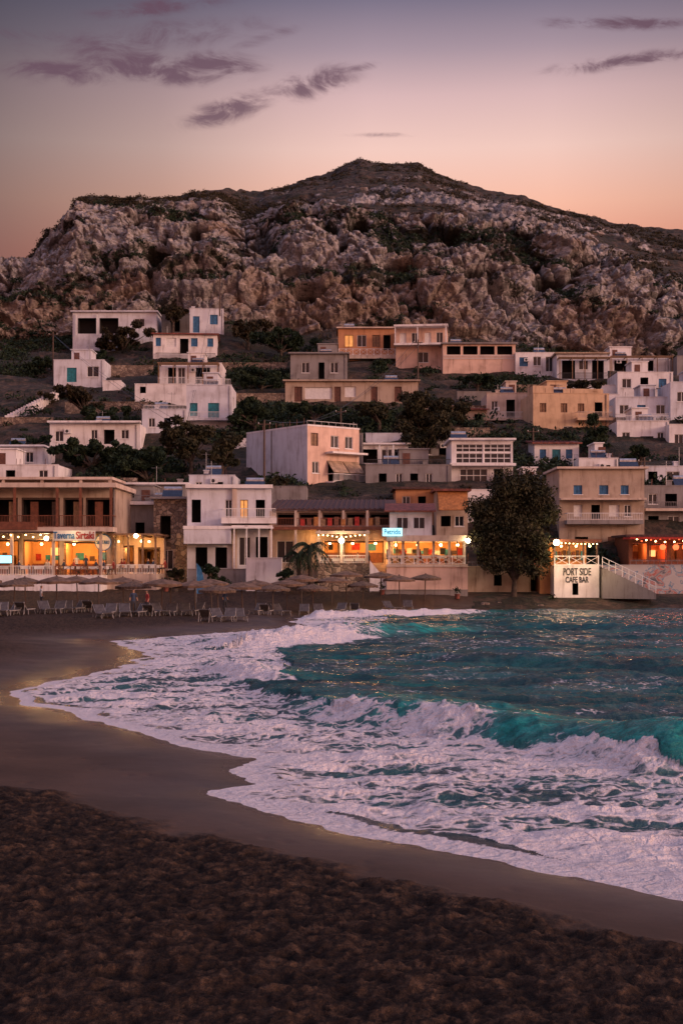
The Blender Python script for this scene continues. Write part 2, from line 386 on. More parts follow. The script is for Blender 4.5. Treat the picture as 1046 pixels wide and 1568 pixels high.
for d in np.linspace(104,195,130):
    rows_d.append(np.full_like(uc,d));rows_z.append(np.full_like(uc,np.interp(d,vk,vz)));rows_r.append(np.full_like(uc,.0))
def seg(d0,z0,d1,z1,n,r0,r1,pw=1.):
    for i in range(1,n+1):
        t=i/n;rows_d.append(d0+(d1-d0)*t);rows_z.append(z0+(z1-z0)*t**pw);rows_r.append(np.full_like(uc,r0+(r1-r0)*t))
D=lambda v:np.full_like(uc,float(v))
seg(D(195),D(31.5),D(226),zb,36,.0,.35)
z1=zb+(zm-zb)*.9
seg(D(226),zb,D(233),z1,80,.8,1.)
seg(D(233),z1,D(248),zm,28,.75,.5)
seg(D(248),zm,dc,zc,230,.9,1.,.62)
seg(dc,zc,dr,zr,120,.85,.12,.92)
seg(dr,zr,dr+60,zr-18,14,.12,.1);seg(dr+60,zr-18,dr+400,zr*0-5,14,.1,.1)
Dm=np.array(rows_d);Zm=np.array(rows_z);Rm=np.array(rows_r);Xm=uc[None,:]*Dm
nr=Dm.shape[0];ri=np.arange(nr)[:,None]
i_l0,i_l1=130+36+80,130+36+80+28;i_up=i_l1+230
px2=np.broadcast_to(pxc,Dm.shape)
wx=5*(fbm(Xm/16,Zm/12,Dm/20,4,3)-.5);wy=4*(fbm(Xm/14,Zm/12,Dm/20,4,4)-.5)
xr=Xm*.96+Zm*.28+wx;zz=Zm*.96-Xm*.14+wy
pA,eA=facet(xr/10,zz/6.5,11);pB,eB=facet(xr/4.4+7,zz/3.2,31);pC,eC=facet((xr+.4*wy)/2.,zz/1.45,51);pD,eD=facet(xr/.9,zz/.7,71)
fis=ridged(xr/11,Zm/30,Dm/30,3,41);fi2=ridged(xr/3.6,Zm/11,Dm/12,3,43);er=ridged(xr/6,zz/5,Dm/9,5,47)
b1=zz/5.2+1.1*fbm(Xm/28,Zm/28,0,2,62);b1=b1-np.floor(b1);b2=zz/1.9+1.3*fbm(Xm/12,Zm/12,0,2,63);b2=b2-np.floor(b2)
bm=sst(.35,.6,fbm(Xm/20,Zm/15,0,3,64))
A=(7.*(fbm(Xm/30,Zm/22,Dm/30,3,1)-.5)*1.4+2.9*pA-.5*sst(.12,0,eA)+2.4*pB-.5*sst(.12,0,eB)+1.4*pC-.25*sst(.12,0,eC)+.7*pD
   +2.4*(er-.5)-3.6*sst(.82,.97,fis)-1.2*sst(.80,.95,fi2)+bm*(2.4*(sst(0,.8,b1)-sst(.88,1.,b1)-.35)+.8*(sst(0,.8,b2)-sst(.88,1.,b2)-.35)))
for cpx,cpy,w,h in((606,408,34,11),(740,418,42,13),(470,452,24,8),(405,372,22,24),(640,520,22,10),(548,345,16,7),(300,352,20,7),(840,428,22,8),(690,352,20,7),(240,388,24,8)):
    ppy=HY-(Zm-CZ)/Dm*F
    A-=6.5*np.exp(-(((px2-cpx)/w)**2+((ppy-cpy)/h)**2)**2)*(Rm>.5)
Rr=np.clip(Rm,0,1)**1.3
rc=np.maximum(sst(.46,.6,fbm(Xm/20,Dm/14,0,4,91)),sst(360,300,px2))
Rr=np.where(ri>i_up,Rr*rc*.8,Rr)
Rr=np.where((ri>i_l0)&(ri<=i_l1),Rr*.55,Rr)
Yd=Dm-A*Rr*.85;Zd=Zm+A*Rr*.30
soil=(fbm(Xm/9,Dm/9,0,5,5)-.5)*1.5+(ridged(Xm/3,Dm/5,0,3,8)-.5)*.5
ter=Zm/2.3+fbm(Xm/20,Dm/20,0,2,66);ter=(sst(.5,1,ter-np.floor(ter))-(ter-np.floor(ter)))*1.2
Zd=Zd+(soil+ter*(ri<=166)+ter*.8*(ri>i_up))*sst(112,125,Dm)*(1-Rr*.5)
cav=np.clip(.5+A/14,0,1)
vn=fbm(Xm/11,Zm/4.5,Dm/14,4,55)
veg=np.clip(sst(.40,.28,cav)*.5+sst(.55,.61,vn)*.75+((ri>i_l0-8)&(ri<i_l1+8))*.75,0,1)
def gridmesh(name,X,Y,Z,mat,attrs,smooth=True):
    r,c=X.shape;me=bpy.data.meshes.new(name)
    co=np.stack([X,Y,Z],-1).reshape(-1,3).astype(np.float32)
    i=np.arange((r-1)*c).reshape(r-1,c)[:,:-1].ravel()
    f=np.stack([i,i+1,i+c+1,i+c],-1).astype(np.int32)
    me.vertices.add(len(co));me.vertices.foreach_set('co',co.ravel())
    me.loops.add(f.size);me.loops.foreach_set('vertex_index',f.ravel())
    me.polygons.add(len(f));me.polygons.foreach_set('loop_start',np.arange(0,f.size,4,dtype=np.int32));me.polygons.foreach_set('loop_total',np.full(len(f),4,np.int32))
    me.polygons.foreach_set('use_smooth',np.full(len(f),smooth))
    me.update(calc_edges=True)
    for k,v in attrs.items():
        a=me.attributes.new(k,'FLOAT','POINT');a.data.foreach_set('value',v.ravel().astype(np.float32))
    me.materials.append(mat);o=bpy.data.objects.new(name,me);link(o);return o
def AT(nt,n): return N(nt,'ShaderNodeAttribute',attribute_name=n).outputs['Fac']
def rockmat():
    m,nt,b=newmat('limestone_hillside');v=OC(nt);vs=OC(nt,(1,1,1.9))
    rk=AT(nt,'rock');cv=AT(nt,'cav');vg=AT(nt,'veg');lo=AT(nt,'ochre')
    n1=NZ(nt,v,.07,4);n2=NZ(nt,vs,.42,7,.7);n3=NZ(nt,vs,1.8,4,.7);n4=NZ(nt,v,.8,5,.7)
    rock=RAMP(nt,n2,[(.28,(.07,.064,.063)),(.40,(.21,.195,.19)),(.53,(.36,.335,.33)),(.68,(.54,.50,.49))])
    och=RAMP(nt,n2,[(.3,(.075,.048,.033)),(.5,(.25,.16,.105)),(.7,(.40,.28,.19))])
    rock=MIX(nt,M(nt,'MULTIPLY',M(nt,'ADD',MR(nt,n1,.55,.70),lo,clamp=True),.7),rock,och)
    rock=MIX(nt,M(nt,'MULTIPLY',MR(nt,n3,.46,.35),.8),rock,(.045,.038,.036))
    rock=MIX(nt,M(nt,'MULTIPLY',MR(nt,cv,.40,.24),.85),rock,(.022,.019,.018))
    soil=RAMP(nt,n4,[(.3,(.018,.013,.010)),(.5,(.056,.036,.024)),(.72,(.14,.088,.056))])
    scr=RAMP(nt,n3,[(.42,(.009,.011,.006)),(.62,(.032,.028,.014))])
    soil=MIX(nt,MR(nt,n2,.49,.55),soil,scr)
    gn=N(nt,'ShaderNodeNewGeometry').outputs['Normal'];nz=N(nt,'ShaderNodeSeparateXYZ',{0:gn}).outputs[2]
    flat=M(nt,'MULTIPLY',MR(nt,M(nt,'ADD',nz,M(nt,'MULTIPLY',n3,.25)),.86,1.02),.8)
    f=M(nt,'MULTIPLY',MR(nt,M(nt,'ADD',rk,M(nt,'MULTIPLY',M(nt,'SUBTRACT',n2,.5),.8)),.25,.42),M(nt,'SUBTRACT',1.,flat))
    c=MIX(nt,f,soil,rock)
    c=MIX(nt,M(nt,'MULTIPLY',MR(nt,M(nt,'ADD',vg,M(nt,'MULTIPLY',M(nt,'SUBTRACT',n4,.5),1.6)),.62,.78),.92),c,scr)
    nt.links.new(c,b.inputs['Base Color']);b.inputs['Roughness'].default_value=.95
    hh=M(nt,'ADD',n2,M(nt,'MULTIPLY',n3,.35))
    nt.links.new(N(nt,'ShaderNodeBump',{'Strength':1.,'Distance':.8,'Height':hh}).outputs[0],b.inputs['Normal']);return m
och=np.where(ri<i_l0+10,.8,0.)*np.ones_like(Dm)*sst(.35,.6,fbm(Xm/15,Zm/15,0,3,71))
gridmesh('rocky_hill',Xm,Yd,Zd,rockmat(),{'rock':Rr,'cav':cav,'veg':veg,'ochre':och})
# ---------------------------------------------------------------- beach + sea
SH=[G0(1046,932),G0(800,935),G0(640,938),G0(470,942),G0(455,952),G0(485,960),G0(330,971),G0(180,983),G0(245,1000),G0(215,1018),G0(150,1036),G0(60,1054),G0(28,1066),G0(60,1080),G0(130,1091),G0(250,1125),G0(330,1148),G0(425,1163),G0(385,1180),G0(440,1204),G0(348,1216),G0(450,1245),G0(600,1282),G0(760,1310),G0(900,1337),G0(1046,1368)]
SHR_=[(900,150),(200,128),(60,115)]+SH+[(7.5,13.2),(14,9.5),(30,2),(60,-30)]
POLY=SHR_+[(900,-30)]
def inside(X,Y,poly):
    r=np.zeros(X.shape,bool);n=len(poly)
    for i in range(n):
        (x1,y1),(x2,y2)=poly[i],poly[(i+1)%n]
        if y1==y2: continue
        c=((y1>Y)!=(y2>Y))&(X<(x2-x1)*(Y-y1)/(y2-y1)+x1);r^=c
    return r
def pdist(X,Y,pts,vals=None):
    best=np.full(X.shape,1e9);sg=np.zeros(X.shape);vo=[np.zeros(X.shape) for _ in (vals[0] if vals else [])]
    for i in range(len(pts)-1):
        ax,ay=pts[i];bx,by=pts[i+1];dx,dy=bx-ax,by-ay;L=dx*dx+dy*dy
        t=np.clip(((X-ax)*dx+(Y-ay)*dy)/L,0,1);dd=np.hypot(X-ax-t*dx,Y-ay-t*dy)
        m=dd<best;best=np.where(m,dd,best);sg=np.where(m,np.sign(dx*(Y-ay)-dy*(X-ax)),sg)
        for k in range(len(vo)): vo[k]=np.where(m,vals[i][k]*(1-t)+vals[i+1][k]*t,vo[k])
    return (best,sg,vo)
def shore(X,Y):
    k=np.clip(Y/40,.35,1.6)
    wx=(fbm(X/1.6,Y/1.6,0,5,201,.6)-.5)*1.1*k;wy=(fbm(X/1.6,Y/1.6,0,5,202,.6)-.5)*1.1*k
    b,_,_=pdist(X+wx,Y+wy,SHR_);return np.where(inside(X+wx,Y+wy,POLY),-b,b)
DRY=[(-600,1150),(0,1192),(100,1203),(200,1232),(260,1250),(330,1262),(430,1285),(520,1308),(640,1338),(800,1372),(1046,1412),(1500,1480)]
DRYW=[((px-CX)/F*(F*3.65/(py-HY)),F*3.65/(py-HY)) for px,py in DRY]
ud=np.concatenate([np.linspace(-2.5,-.3,40)[:-1],np.linspace(-.3,.3,680),np.linspace(.3,2.5,40)[1:]])
dd=np.exp(np.linspace(math.log(5.5),math.log(28),680));dd=np.concatenate([dd,np.exp(np.linspace(math.log(28),math.log(124),200))[1:]])
U,Yg=np.meshgrid(ud,dd);Xg=U*Yg
s=shore(Xg,Yg)
db,dsg,_=pdist(Xg,Yg,DRYW);dry=sst(-.35,.45,-db*dsg+1.3*(fbm(Xg/.8,Yg/.8,0,4,77)-.5))
far=Yg>45
dry=np.where(far,sst(3,8,s)*.7,dry)
base=np.where(s>0,.85*(1-np.exp(-np.maximum(s,0)*.07)),s*.09)
base=base+.9*sst(97,112,Yg)*sst(1,6,s)+.12*(fbm(Xg/7,Yg/7,0,3,7)-.5)*sst(.5,5,s)
w1,w2,_=worley(Xg/.34+.5*fbm(Xg/.4,Yg/.4,0,2,6),Yg/.42,3);q1,q2,_=worley(Xg/.14+5,Yg/.16,8)
lump=(fbm(Xg/.30,Yg/.30,0,5,17,.66)-.5)*.17-.035*np.exp(-(w1/.3)**2)-.02*np.exp(-(q1/.4)**2)+.04*(ridged(Xg/.8,Yg/1.,0,4,9)-.5)+.035*(ridged(Xg/.12,Yg/.12,0,2,29)-.5)
pr1,_,pid=worley(Xg/.55,Yg/.8,91);prn=-.018*np.exp(-(pr1/.16)**2)*(pid>.72)
Zg=base+dry*(.06+lump)+(1-dry)*(.008*(fbm(Xg/.25,Yg/.25,0,3,5)-.5)+prn*sst(.8,2,s))*(s>0)
def sandmat():
    m,nt,b=newmat('beach_sand');v=OC(nt)
    dr=AT(nt,'dry');wt=AT(nt,'wet');lp=AT(nt,'lump')
    n1=NZ(nt,v,4.5,6,.72);n2=NZ(nt,v,32,3,.7);n3=NZ(nt,v,.35,4);vo=N(nt,'ShaderNodeTexVoronoi',{'Vector':v,'Scale':24.}).outputs[0]
    d=RAMP(nt,n1,[(.34,(.012,.010,.010)),(.5,(.042,.027,.020)),(.66,(.135,.082,.052))])
    d=MIX(nt,M(nt,'MULTIPLY',MR(nt,lp,.56,.22),.8),d,(.010,.009,.009))
    w=MIX(nt,MR(nt,n3,.35,.65),(.062,.035,.022),(.098,.055,.034))
    w=MIX(nt,M(nt,'MULTIPLY',MR(nt,n1,.55,.75),.5),w,(.03,.02,.016))
    c=MIX(nt,dr,w,d);c=MIX(nt,M(nt,'MULTIPLY',MR(nt,n2,.4,.7),.4),c,(.03,.02,.016));c=MIX(nt,M(nt,'MULTIPLY',MR(nt,vo,.2,.1),M(nt,'MULTIPLY',dr,.6)),c,(.012,.010,.011))
    c=MIX(nt,M(nt,'MULTIPLY',wt,.5),c,(.028,.019,.017))
    nt.links.new(c,b.inputs['Base Color']);nt.links.new(MR(nt,M(nt,'ADD',wt,M(nt,'MULTIPLY',M(nt,'SUBTRACT',n3,.5),.3)),.08,.8,.88,.27),b.inputs['Roughness'])
    nt.links.new(M(nt,'ADD',M(nt,'SUBTRACT',.22,M(nt,'MULTIPLY',dr,.15)),M(nt,'MULTIPLY',wt,.35)),b.inputs['Specular IOR Level'])
    hh=M(nt,'MULTIPLY',M(nt,'ADD',n2,M(nt,'MULTIPLY',n1,2.)),M(nt,'ADD',M(nt,'MULTIPLY',dr,.95),.035))
    nt.links.new(N(nt,'ShaderNodeBump',{'Strength':1.,'Distance':.05,'Height':hh}).outputs[0],b.inputs['Normal']);return m
gridmesh('sand_beach_ground',Xg,Yg,Zg,sandmat(),{'dry':dry,'wet':np.exp(-np.maximum(s,0)/np.clip(Yg/11,1.4,4.))*(1-dry*.8),'lump':np.clip(.5+lump*5,0,1)})
def gz(x,y):
    i=np.argmin(abs(dd-y));j=np.argmin(abs(ud-x/y));return float(Zg[i,j])
# sea
us=np.concatenate([np.linspace(-.5,-.28,12)[:-1],np.linspace(-.28,.32,640),np.linspace(.32,4,60)[1:]])
ds=np.exp(np.linspace(math.log(9),math.log(122),900));ds=np.concatenate([ds,np.exp(np.linspace(math.log(122),math.log(6000),30))[1:]])
U,Ys=np.meshgrid(us,ds);Xs=U*Ys
t=-shore(Xs,Ys)
dm=sst(0.,5,t)*np.clip(140/Ys,0,1)
def W_(px,d): return ((px-CX)/F*d,d)
def crest(pts,wb,wf0):
    pw=[W_(p[0],p[1]) for p in pts];wx=(fbm(Xs/2.5,Ys/2.5,0,3,301)-.5)*.9
    b,sg,v=pdist(Xs+wx*.3,Ys+wx,pw,[(p[2],p[3]) for p in pts]);h,fm=v
    r=-b*np.where(sg==0,1,sg)
    h=h*(.76+.48*fbm(Xs/1.1,Ys/3,0,3,303))
    wf=wf0*(.45+.6*h)
    z=np.where(r>0,h*np.exp(-(r/wb)**2),h*(.5+.5*np.cos(np.pi*np.clip(-r/wf,0,1)))**.8)
    return z,r,h,fm,wf
C1=[(1500,23.2,.95,.0),(1046,25.4,.88,.0),(980,26.2,.74,.1),(905,27.4,.50,.3),(850,28.,.48,.05),(790,28.9,.58,.2),(740,29.6,.64,.75),(700,30.2,.62,.85),(650,31.2,.56,.25),(605,32.,.52,.6),(560,33,.46,.95),(520,34,.34,.3),(480,36,.22,.1),(430,38.5,.16,.2),(370,42,.12,.2),(320,47,.05,.2)]
C2=[(445,41.,.2,.8),(405,43.,.34,.95),(360,45.,.32,.95),(315,48,.1,.9)]
C3=[(760,75,.12,.0),(640,70,.5,.05),(560,67.5,.65,.15),(510,65.5,.65,.9),(460,63,.7,1),(400,60.5,.55,1),(350,62,.25,.9)]
C4=[(760,101,.1,.4),(660,97,.4,.9),(560,93.5,.45,1),(475,91,.35,1)]
C5=[(1200,44,.3,0),(900,47,.35,.0),(700,50,.25,.0)]
C6=[(1100,70,.3,.0),(900,74,.35,.0),(780,78,.2,.0)]
Z=np.zeros_like(Xs);foam=np.zeros_like(Xs);teal=np.zeros_like(Xs)
for k,(C,wb,wf) in enumerate(((C1,2.2,1.9),(C2,1.5,1.6),(C3,3.,2.6),(C4,2.,2.),(C5,2.6,2.),(C6,3,3))):
    z,r,h,fm,wfr=crest(C,wb,wf);Z+=z
    zone=sst(-1.15,-.8,r/wfr)*sst(.4,.0,r)*sst(.08,.25,h)
    if k==0: zone=zone*np.where(r/wfr>-.35,.55+.45*sst(0.,-.35,r/wfr),1)
    ff=fm+.8*(fbm(Xs/.6,Ys/.9,0,4,400+k)-.5)*(fm>.02)
    foam=np.maximum(foam,zone*np.clip(ff,0,1)*1.05)
    lip=sst(.2,.0,abs(r-.05))*sst(.2,.5,h)*.6*(k in(0,2)); foam=np.maximum(foam,lip*(fbm(Xs/.6,Ys/2,0,3,55)))
    teal=np.maximum(teal,sst(-1.1,-.5,r/wfr)*sst(1.6,.2,r)*sst(.12,.4,h)*(k<4)*(.55+.9*(fbm(Xs/.9,Ys/.5,0,3,57)-.2)))
teal=np.clip(teal,0,1)
ZP=SH[3:]+[(7.5,13.2),W_(1500,21.3),W_(1046,23.8),W_(980,24.7),W_(905,26.1),W_(850,26.8),W_(740,28.3),W_(690,29.2),W_(560,31.8),W_(430,37.5),W_(370,41),W_(440,42.5),W_(450,48),W_(420,59.),W_(470,62),W_(520,66),W_(560,76),W_(600,90)]
ox=(fbm(Xs/2,Ys/2,0,4,500)-.5)*2.2
zin=inside(Xs+ox*.5,Ys+ox*.8,ZP).astype(float)
band=fbm(Xs/3.6,Ys/.62,0,4,511)
cov=.55+.95*(band-.5)+.25*(fbm(Xs/5,Ys/4,0,3,512)-.5)+.14*sst(3,.5,t)
cov-=.05*sst(29,34,Ys)*sst(56,50,Ys)
cov+=.04*sst(28,20,Ys)+.12*np.exp(-((Xs/Ys*F+CX-400)/110)**2-((Ys-54)/12)**2)
foam=np.maximum(foam,zin*cov)
foam=np.maximum(foam,sst(.32,.06,t)*.95*(Ys<120))
foam=np.maximum(foam,(1-zin)*.29*sst(.48,.66,fbm(Xs/4,Ys/2,0,3,520))*(Ys<130)*(1-teal))
foam=np.clip(foam,0,1.1)
chop=(ridged(Xs/2.4,Ys/1.3,.3,4,600)-.5)*.40+(fbm(Xs/7,Ys/4,0,3,610)-.5)*.4+(ridged(Xs/.8,Ys/.5,.1,3,620)-.5)*.18
rip=(ridged(Xs/.9+ox*.2,Ys/.36,0,3,630)-.5)*.20+(fbm(Xs/2.2,Ys/.8,0,3,640)-.5)*.22+(band-.5)*.26
face=(ridged(Xs/.5,Ys/1.2,0,3,660)-.5)*.09
Zs=.03+Z*sst(0,1.5,t)+dm*(1-zin*.75)*chop*(1-.6*teal)+sst(0,1.2,t)*zin*rip+teal*face
wwf=(foam>.6)&(Z>.12)
Zs+=np.where(wwf,(fbm(Xs/.30,Ys/.30,0,3,650)-.4)*.36*np.clip(Z*2,0,1),0)
Zs=np.where(t<0,.03-.02*np.minimum(-t,1),Zs)
Zs=np.where((t>0)&(t<.6),Zs+.03*np.sin(np.pi*t/.6),Zs)
def seamat():
    m,nt,b=newmat('sea_water');v=OC(nt);v2=OC(nt,(.42,1,1))
    fo=AT(nt,'foam');te=AT(nt,'teal');sw=AT(nt,'shallow')
    n1=NZ(nt,v2,3.0,7,.68,.6);n2=NZ(nt,v,9,4,.65);n0=NZ(nt,v2,.5,3)
    vo=N(nt,'ShaderNodeTexVoronoi',{'Vector':N(nt,'ShaderNodeVectorMath',{0:v2,1:N(nt,'ShaderNodeTexNoise',{'Vector':v,'Scale':1.5}).outputs[1]},operation='ADD').outputs[0],'Scale':3.},feature='DISTANCE_TO_EDGE').outputs[0]
    pat=M(nt,'ADD',M(nt,'MULTIPLY',n1,.75),M(nt,'MULTIPLY',MR(nt,vo,.22,.0),.20))
    pat=M(nt,'ADD',pat,M(nt,'MULTIPLY',M(nt,'SUBTRACT',n2,.5),.34))
    th=M(nt,'SUBTRACT',.82,M(nt,'MULTIPLY',fo,.72))
    ff=N(nt,'ShaderNodeMapRange',{0:M(nt,'SUBTRACT',pat,th),1:-.07,2:.13,3:0.,4:1.},interpolation_type='SMOOTHSTEP').outputs[0]
    ff=M(nt,'MULTIPLY',ff,MR(nt,fo,.02,.2))
    deep=MIX(nt,MR(nt,n0,.35,.65),(.002,.040,.048),(.006,.11,.11))
    c=MIX(nt,te,deep,MIX(nt,MR(nt,n1,.4,.6),(.0,.15,.14),(.01,.34,.30)))
    c=MIX(nt,sw,c,(.05,.042,.042))
    c=MIX(nt,M(nt,'MULTIPLY',fo,.5),c,(.17,.20,.25))
    w=N(nt,'ShaderNodeBsdfPrincipled',{'Base Color':c,'Roughness':.2,'IOR':1.33,'Specular IOR Level':.45})
    nb=M(nt,'ADD',M(nt,'MULTIPLY',NZ(nt,v2,3.6,5,.68,.4),1.2),M(nt,'MULTIPLY',n2,.5))
    nt.links.new(N(nt,'ShaderNodeBump',{'Strength':1.,'Distance':.17,'Height':nb}).outputs[0],w.inputs['Normal'])
    fc=MIX(nt,n2,(.76,.69,.72),(.98,.93,.92));nt.links.new(fc,b.inputs['Base Color']);b.inputs['Roughness'].default_value=.55  # the dimmer tone paints shadow into the foam colour, following noise
    nt.links.new(N(nt,'ShaderNodeBump',{'Strength':1.,'Distance':.22,'Height':M(nt,'ADD',pat,M(nt,'MULTIPLY',n2,.4))}).outputs[0],b.inputs['Normal'])
    mx=N(nt,'ShaderNodeMixShader',{0:ff,1:w.outputs[0],2:b.outputs[0]})
    nt.links.new(mx.outputs[0],nt.nodes['Material Output'].inputs[0]);return m
gridmesh('sea_water',Xs,Ys,Zs,seamat(),{'foam':foam,'teal':teal,'shallow':sst(1.8,0,t)*.8})
# ---------------------------------------------------------------- hillside houses
def H(name,pl,pr,pb,pt,wall=WHITE,holes=(),depth=7,d=None,**k):
    b=Bld(name,pl,pr,d or d_of(pb),pb,pt,depth,wall=wall,holes=holes,found=5,**k);return b
b=H('whitewashed_house',112,240,514,478,COOL,[(120,148,487,511,'dark'),(153,182,487,511,'dark'),(206,222,488,500,'win')],roof='slab',roofmat=COOL,d=214);b.post(118,482,514,.3);b.post(150,482,514,.3);b.antenna(6,3);b.build()
b=H('whitewashed_house',291,343,513,472,COOL,[(296,306,484,509,'blue'),(322,334,481,496,'blue')],yaw=8,deco=3,d=215);b.build()
b=H('stone_shed',248,291,510,482,DGRAY,[(262,276,490,508,'dark')],depth=5,d=215);b.build()
b=H('whitewashed_house',235,333,552,512,WHITE,[(239,247,517,530,'blue'),(254,270,517,531,'white'),(276,289,518,541,'dark'),(293,303,517,530,'blue'),(318,327,517,530,'blue')],roof='slab',roofmat=TILE,yaw=4);b.rail(240,330,541,551,.6,BLACK);b.antenna(2,3);b.build()
b=H('whitewashed_house',83,160,587,551,COOL,[(103,118,563,585,'teal'),(134,152,561,577,'win')],deco=5);b.build()
b=H('terrace_wall',158,186,602,583,WHITE,(),depth=4);b.build()
b=H('whitewashed_house',245,340,592,556,WHITE,[(258,270,563,588,'dark'),(273,284,563,588,'win'),(300,322,563,588,'dark')],deco=6,d=186);b.pergola(247,336,561,592,2.4,n=5);b.rail(246,338,581,592,2.4,WHT);b.build()
b=H('terrace_wall',207,290,610,588,WHITE,[(215,224,592,602,'dark')],depth=3,d=180);b.build()
b=H('whitewashed_house',286,355,662,590,COOL,[(291,303,617,637,'teal'),(319,336,617,641,'teal')],deco=9,side_r=[(.3,.5,.5,.8,'win')]);b.rail(288,353,580,590,-.1,WHT,ret=False);b.slab(286,357,642,645,1.2,0);b.rail(287,356,632,642,1.2,WHT);b.build()
b=H('whitewashed_house',77,215,688,649,WHITE,[(85,98,660,676,'win'),(140,150,658,672,'win'),(160,176,658,680,'dark'),(186,198,658,672,'win')],deco=11,depth=6);b.slab(75,217,645,648,.8,0);b.build()
b=H('whitewashed_house',218,286,680,627,COOL,[(228,238,640,654,'win'),(252,262,640,662,'dark')],d=160,deco=13);b.rail(220,284,620,627,-.1,WHT,ret=False);b.build()
b=H('low_roadside_house',-30,66,716,684,COOL,[(8,22,692,706,'dark'),(40,52,692,708,'win')],roof='slab',depth=6);b.heater(20);b.build()
b=H('concrete_house',445,532,584,542,GRAY,[(462,474,555,571,'win'),(488,497,555,580,'dark'),(506,518,555,571,'win')],deco=15,roof='slab',roofmat=GRAY);b.build()
b=H('long_apartment_house',437,640,619,584,BEIGE,[(451,463,592,615,'door'),(467,508,593,611,'white'),(512,522,592,615,'door'),(528,545,592,608,'white'),(568,578,592,615,'door'),(604,615,592,615,'door')],roof='slab',roofmat=BEIGE,depth=6);b.heater(600);b.build()
b=H('orange_house',518,605,552,503,ORANGE,[(528,541,513,531,'lit'),(547,561,513,531,'win'),(570,582,513,531,'wood'),(587,598,513,536,'dark')],roof='slab',roofmat=CREAM,d=206);b.rail(519,604,536,546,1.3,WHT,style='cross');b.slab(517,606,546,551,1.4,0,CREAM);b.heater(535);b.build()
b=H('peach_house',606,684,567,504,PEACH,[(612,622,510,528,'white'),(630,641,510,526,'win'),(650,660,510,526,'white'),(668,678,510,526,'win'),(640,656,540,556,'win')],yaw=-6,d=203);b.slab(604,686,528,531,1.6,0,WHITE);b.post(606,503,528,1.5,WHT);b.post(640,503,528,1.5,WHT);b.post(683,503,528,1.5,WHT);b.slab(604,686,500,503,1.7,0,WHITE);b.heater(668);b.antenna(1,3);b.build()
b=H('terrace_apartment_house',678,789,574,527,PEACH,[(684,705,530,543,'dark'),(709,731,530,543,'dark'),(735,757,530,543,'dark'),(761,784,530,543,'dark')],roof='slab',roofmat=GRAY,d=199);b.rail(679,788,544,550,.1,WHT,ret=False);b.heater(700);b.build()
b=H('whitewashed_house',789,851,576,540,WHITE,[(795,808,547,561,'blue'),(816,828,546,560,'win'),(835,846,546,569,'win')],deco=21,d=198);b.build()
b=H('pergola_house',852,930,584,542,COOL,[(860,880,552,580,'dark'),(886,900,552,566,'win'),(906,924,552,580,'dark')],roof='slab',roofmat=CANV,d=194);b.pergola(853,929,552,584,2.2,n=5);b.rail(853,929,574,584,2.2,BLACK);b.build()
b=H('whitewashed_house',930,1026,574,546,WHITE,[(940,960,552,568,'dark'),(975,1000,552,568,'dark')],deco=22,d=202);b.pergola(932,1024,550,572,2,n=5);b.build()
b=H('whitewashed_house',945,1030,607,570,WHITE,[(952,966,580,594,'win'),(980,992,578,602,'dark'),(1008,1020,580,594,'blue')],deco=23);b.build()
b=H('whitewashed_house',1026,1110,640,585,COOL,[(1036,1050,600,615,'win')],deco=24);b.build()
b=H('whitewashed_house',942,1030,662,608,COOL,[(948,962,620,634,'win'),(975,988,620,644,'blue'),(1004,1018,620,634,'win')],deco=25,d=172);b.slab(940,1032,643,646,1.2,0,WHITE);b.rail(941,1031,635,643,1.2,WHT);b.build()
b=H('whitewashed_house',944,1024,706,645,WHITE,[(952,964,662,676,'win'),(980,1000,668,700,'dark'),(1006,1016,662,676,'win')],deco=26,d=160);b.rail(944,1024,636,645,-.1,WHT,ret=False);b.build()
b=H('whitewashed_house',1024,1120,712,650,WHITE,[(1032,1046,665,682,'win')],deco=27,d=158);b.build()
b=H('cream_house',745,816,674,602,CREAM,[(752,762,614,628,'win'),(775,788,612,640,'dark'),(798,808,614,628,'win'),(752,764,650,664,'teal'),(790,802,650,666,'win')],d=172,deco=28);b.slab(743,818,641,645,1.2,0);b.rail(744,817,632,641,1.2,WHT);b.build()
b=H('ochre_apartment_house',816,932,702,602,YELL,[(826,836,617,631,'wood'),(858,868,617,631,'wood'),(884,894,617,631,'wood'),(910,922,615,640,'dark'),(826,838,655,669,'win'),(896,910,655,672,'wood'),(862,876,652,674,'win')],d=165,deco=29,yaw=5);b.slab(880,934,640,644,1.2,0);b.rail(881,933,631,640,1.2,CREAM);b.box('stair_tower',YELL,b.X(816)+.2,b.X(850),1,4,b.H-.3,b.H+1.1);b.box('roof_wall',YELL,b.X(868),b.X(930),2.,2.3,b.H-.3,b.H+.9);b.build()
b=H('whitewashed_house',818,886,720,680,WHITE,[(826,836,688,702,'blue'),(845,858,688,712,'teal'),(866,876,688,702,'blue')],roof='tile',depth=5,d=150);b.build()
b=H('white_house_with_glazed_gallery',691,785,748,674,WHITE,[(698,739,680,692,'grid'),(741,782,680,692,'grid'),(698,739,694,709,'grid'),(741,782,694,709,'grid'),(704,746,718,738,'grid'),(756,770,718,744,'dark')],d=140,roof='slab',roofmat=WHITE);b.slab(688,788,710,714,1.,0);b.heater(705);b.build()
b=H('concrete_house',560,691,764,712,GRAY,[(580,592,725,740,'dark'),(606,616,725,740,'win'),(628,640,725,740,'dark'),(652,662,725,740,'win')],d=139,deco=31);b.rail(562,690,703,712,-.1,BLACK,ret=False);b.build()
b=H('whitewashed_house',552,625,716,681,WHITE,[(556,578,688,709,'dark'),(584,600,688,709,'win'),(604,620,688,709,'dark')],d=150,roof='slab');b.post(581,682,716,.4);b.post(602,682,716,.4);b.build()
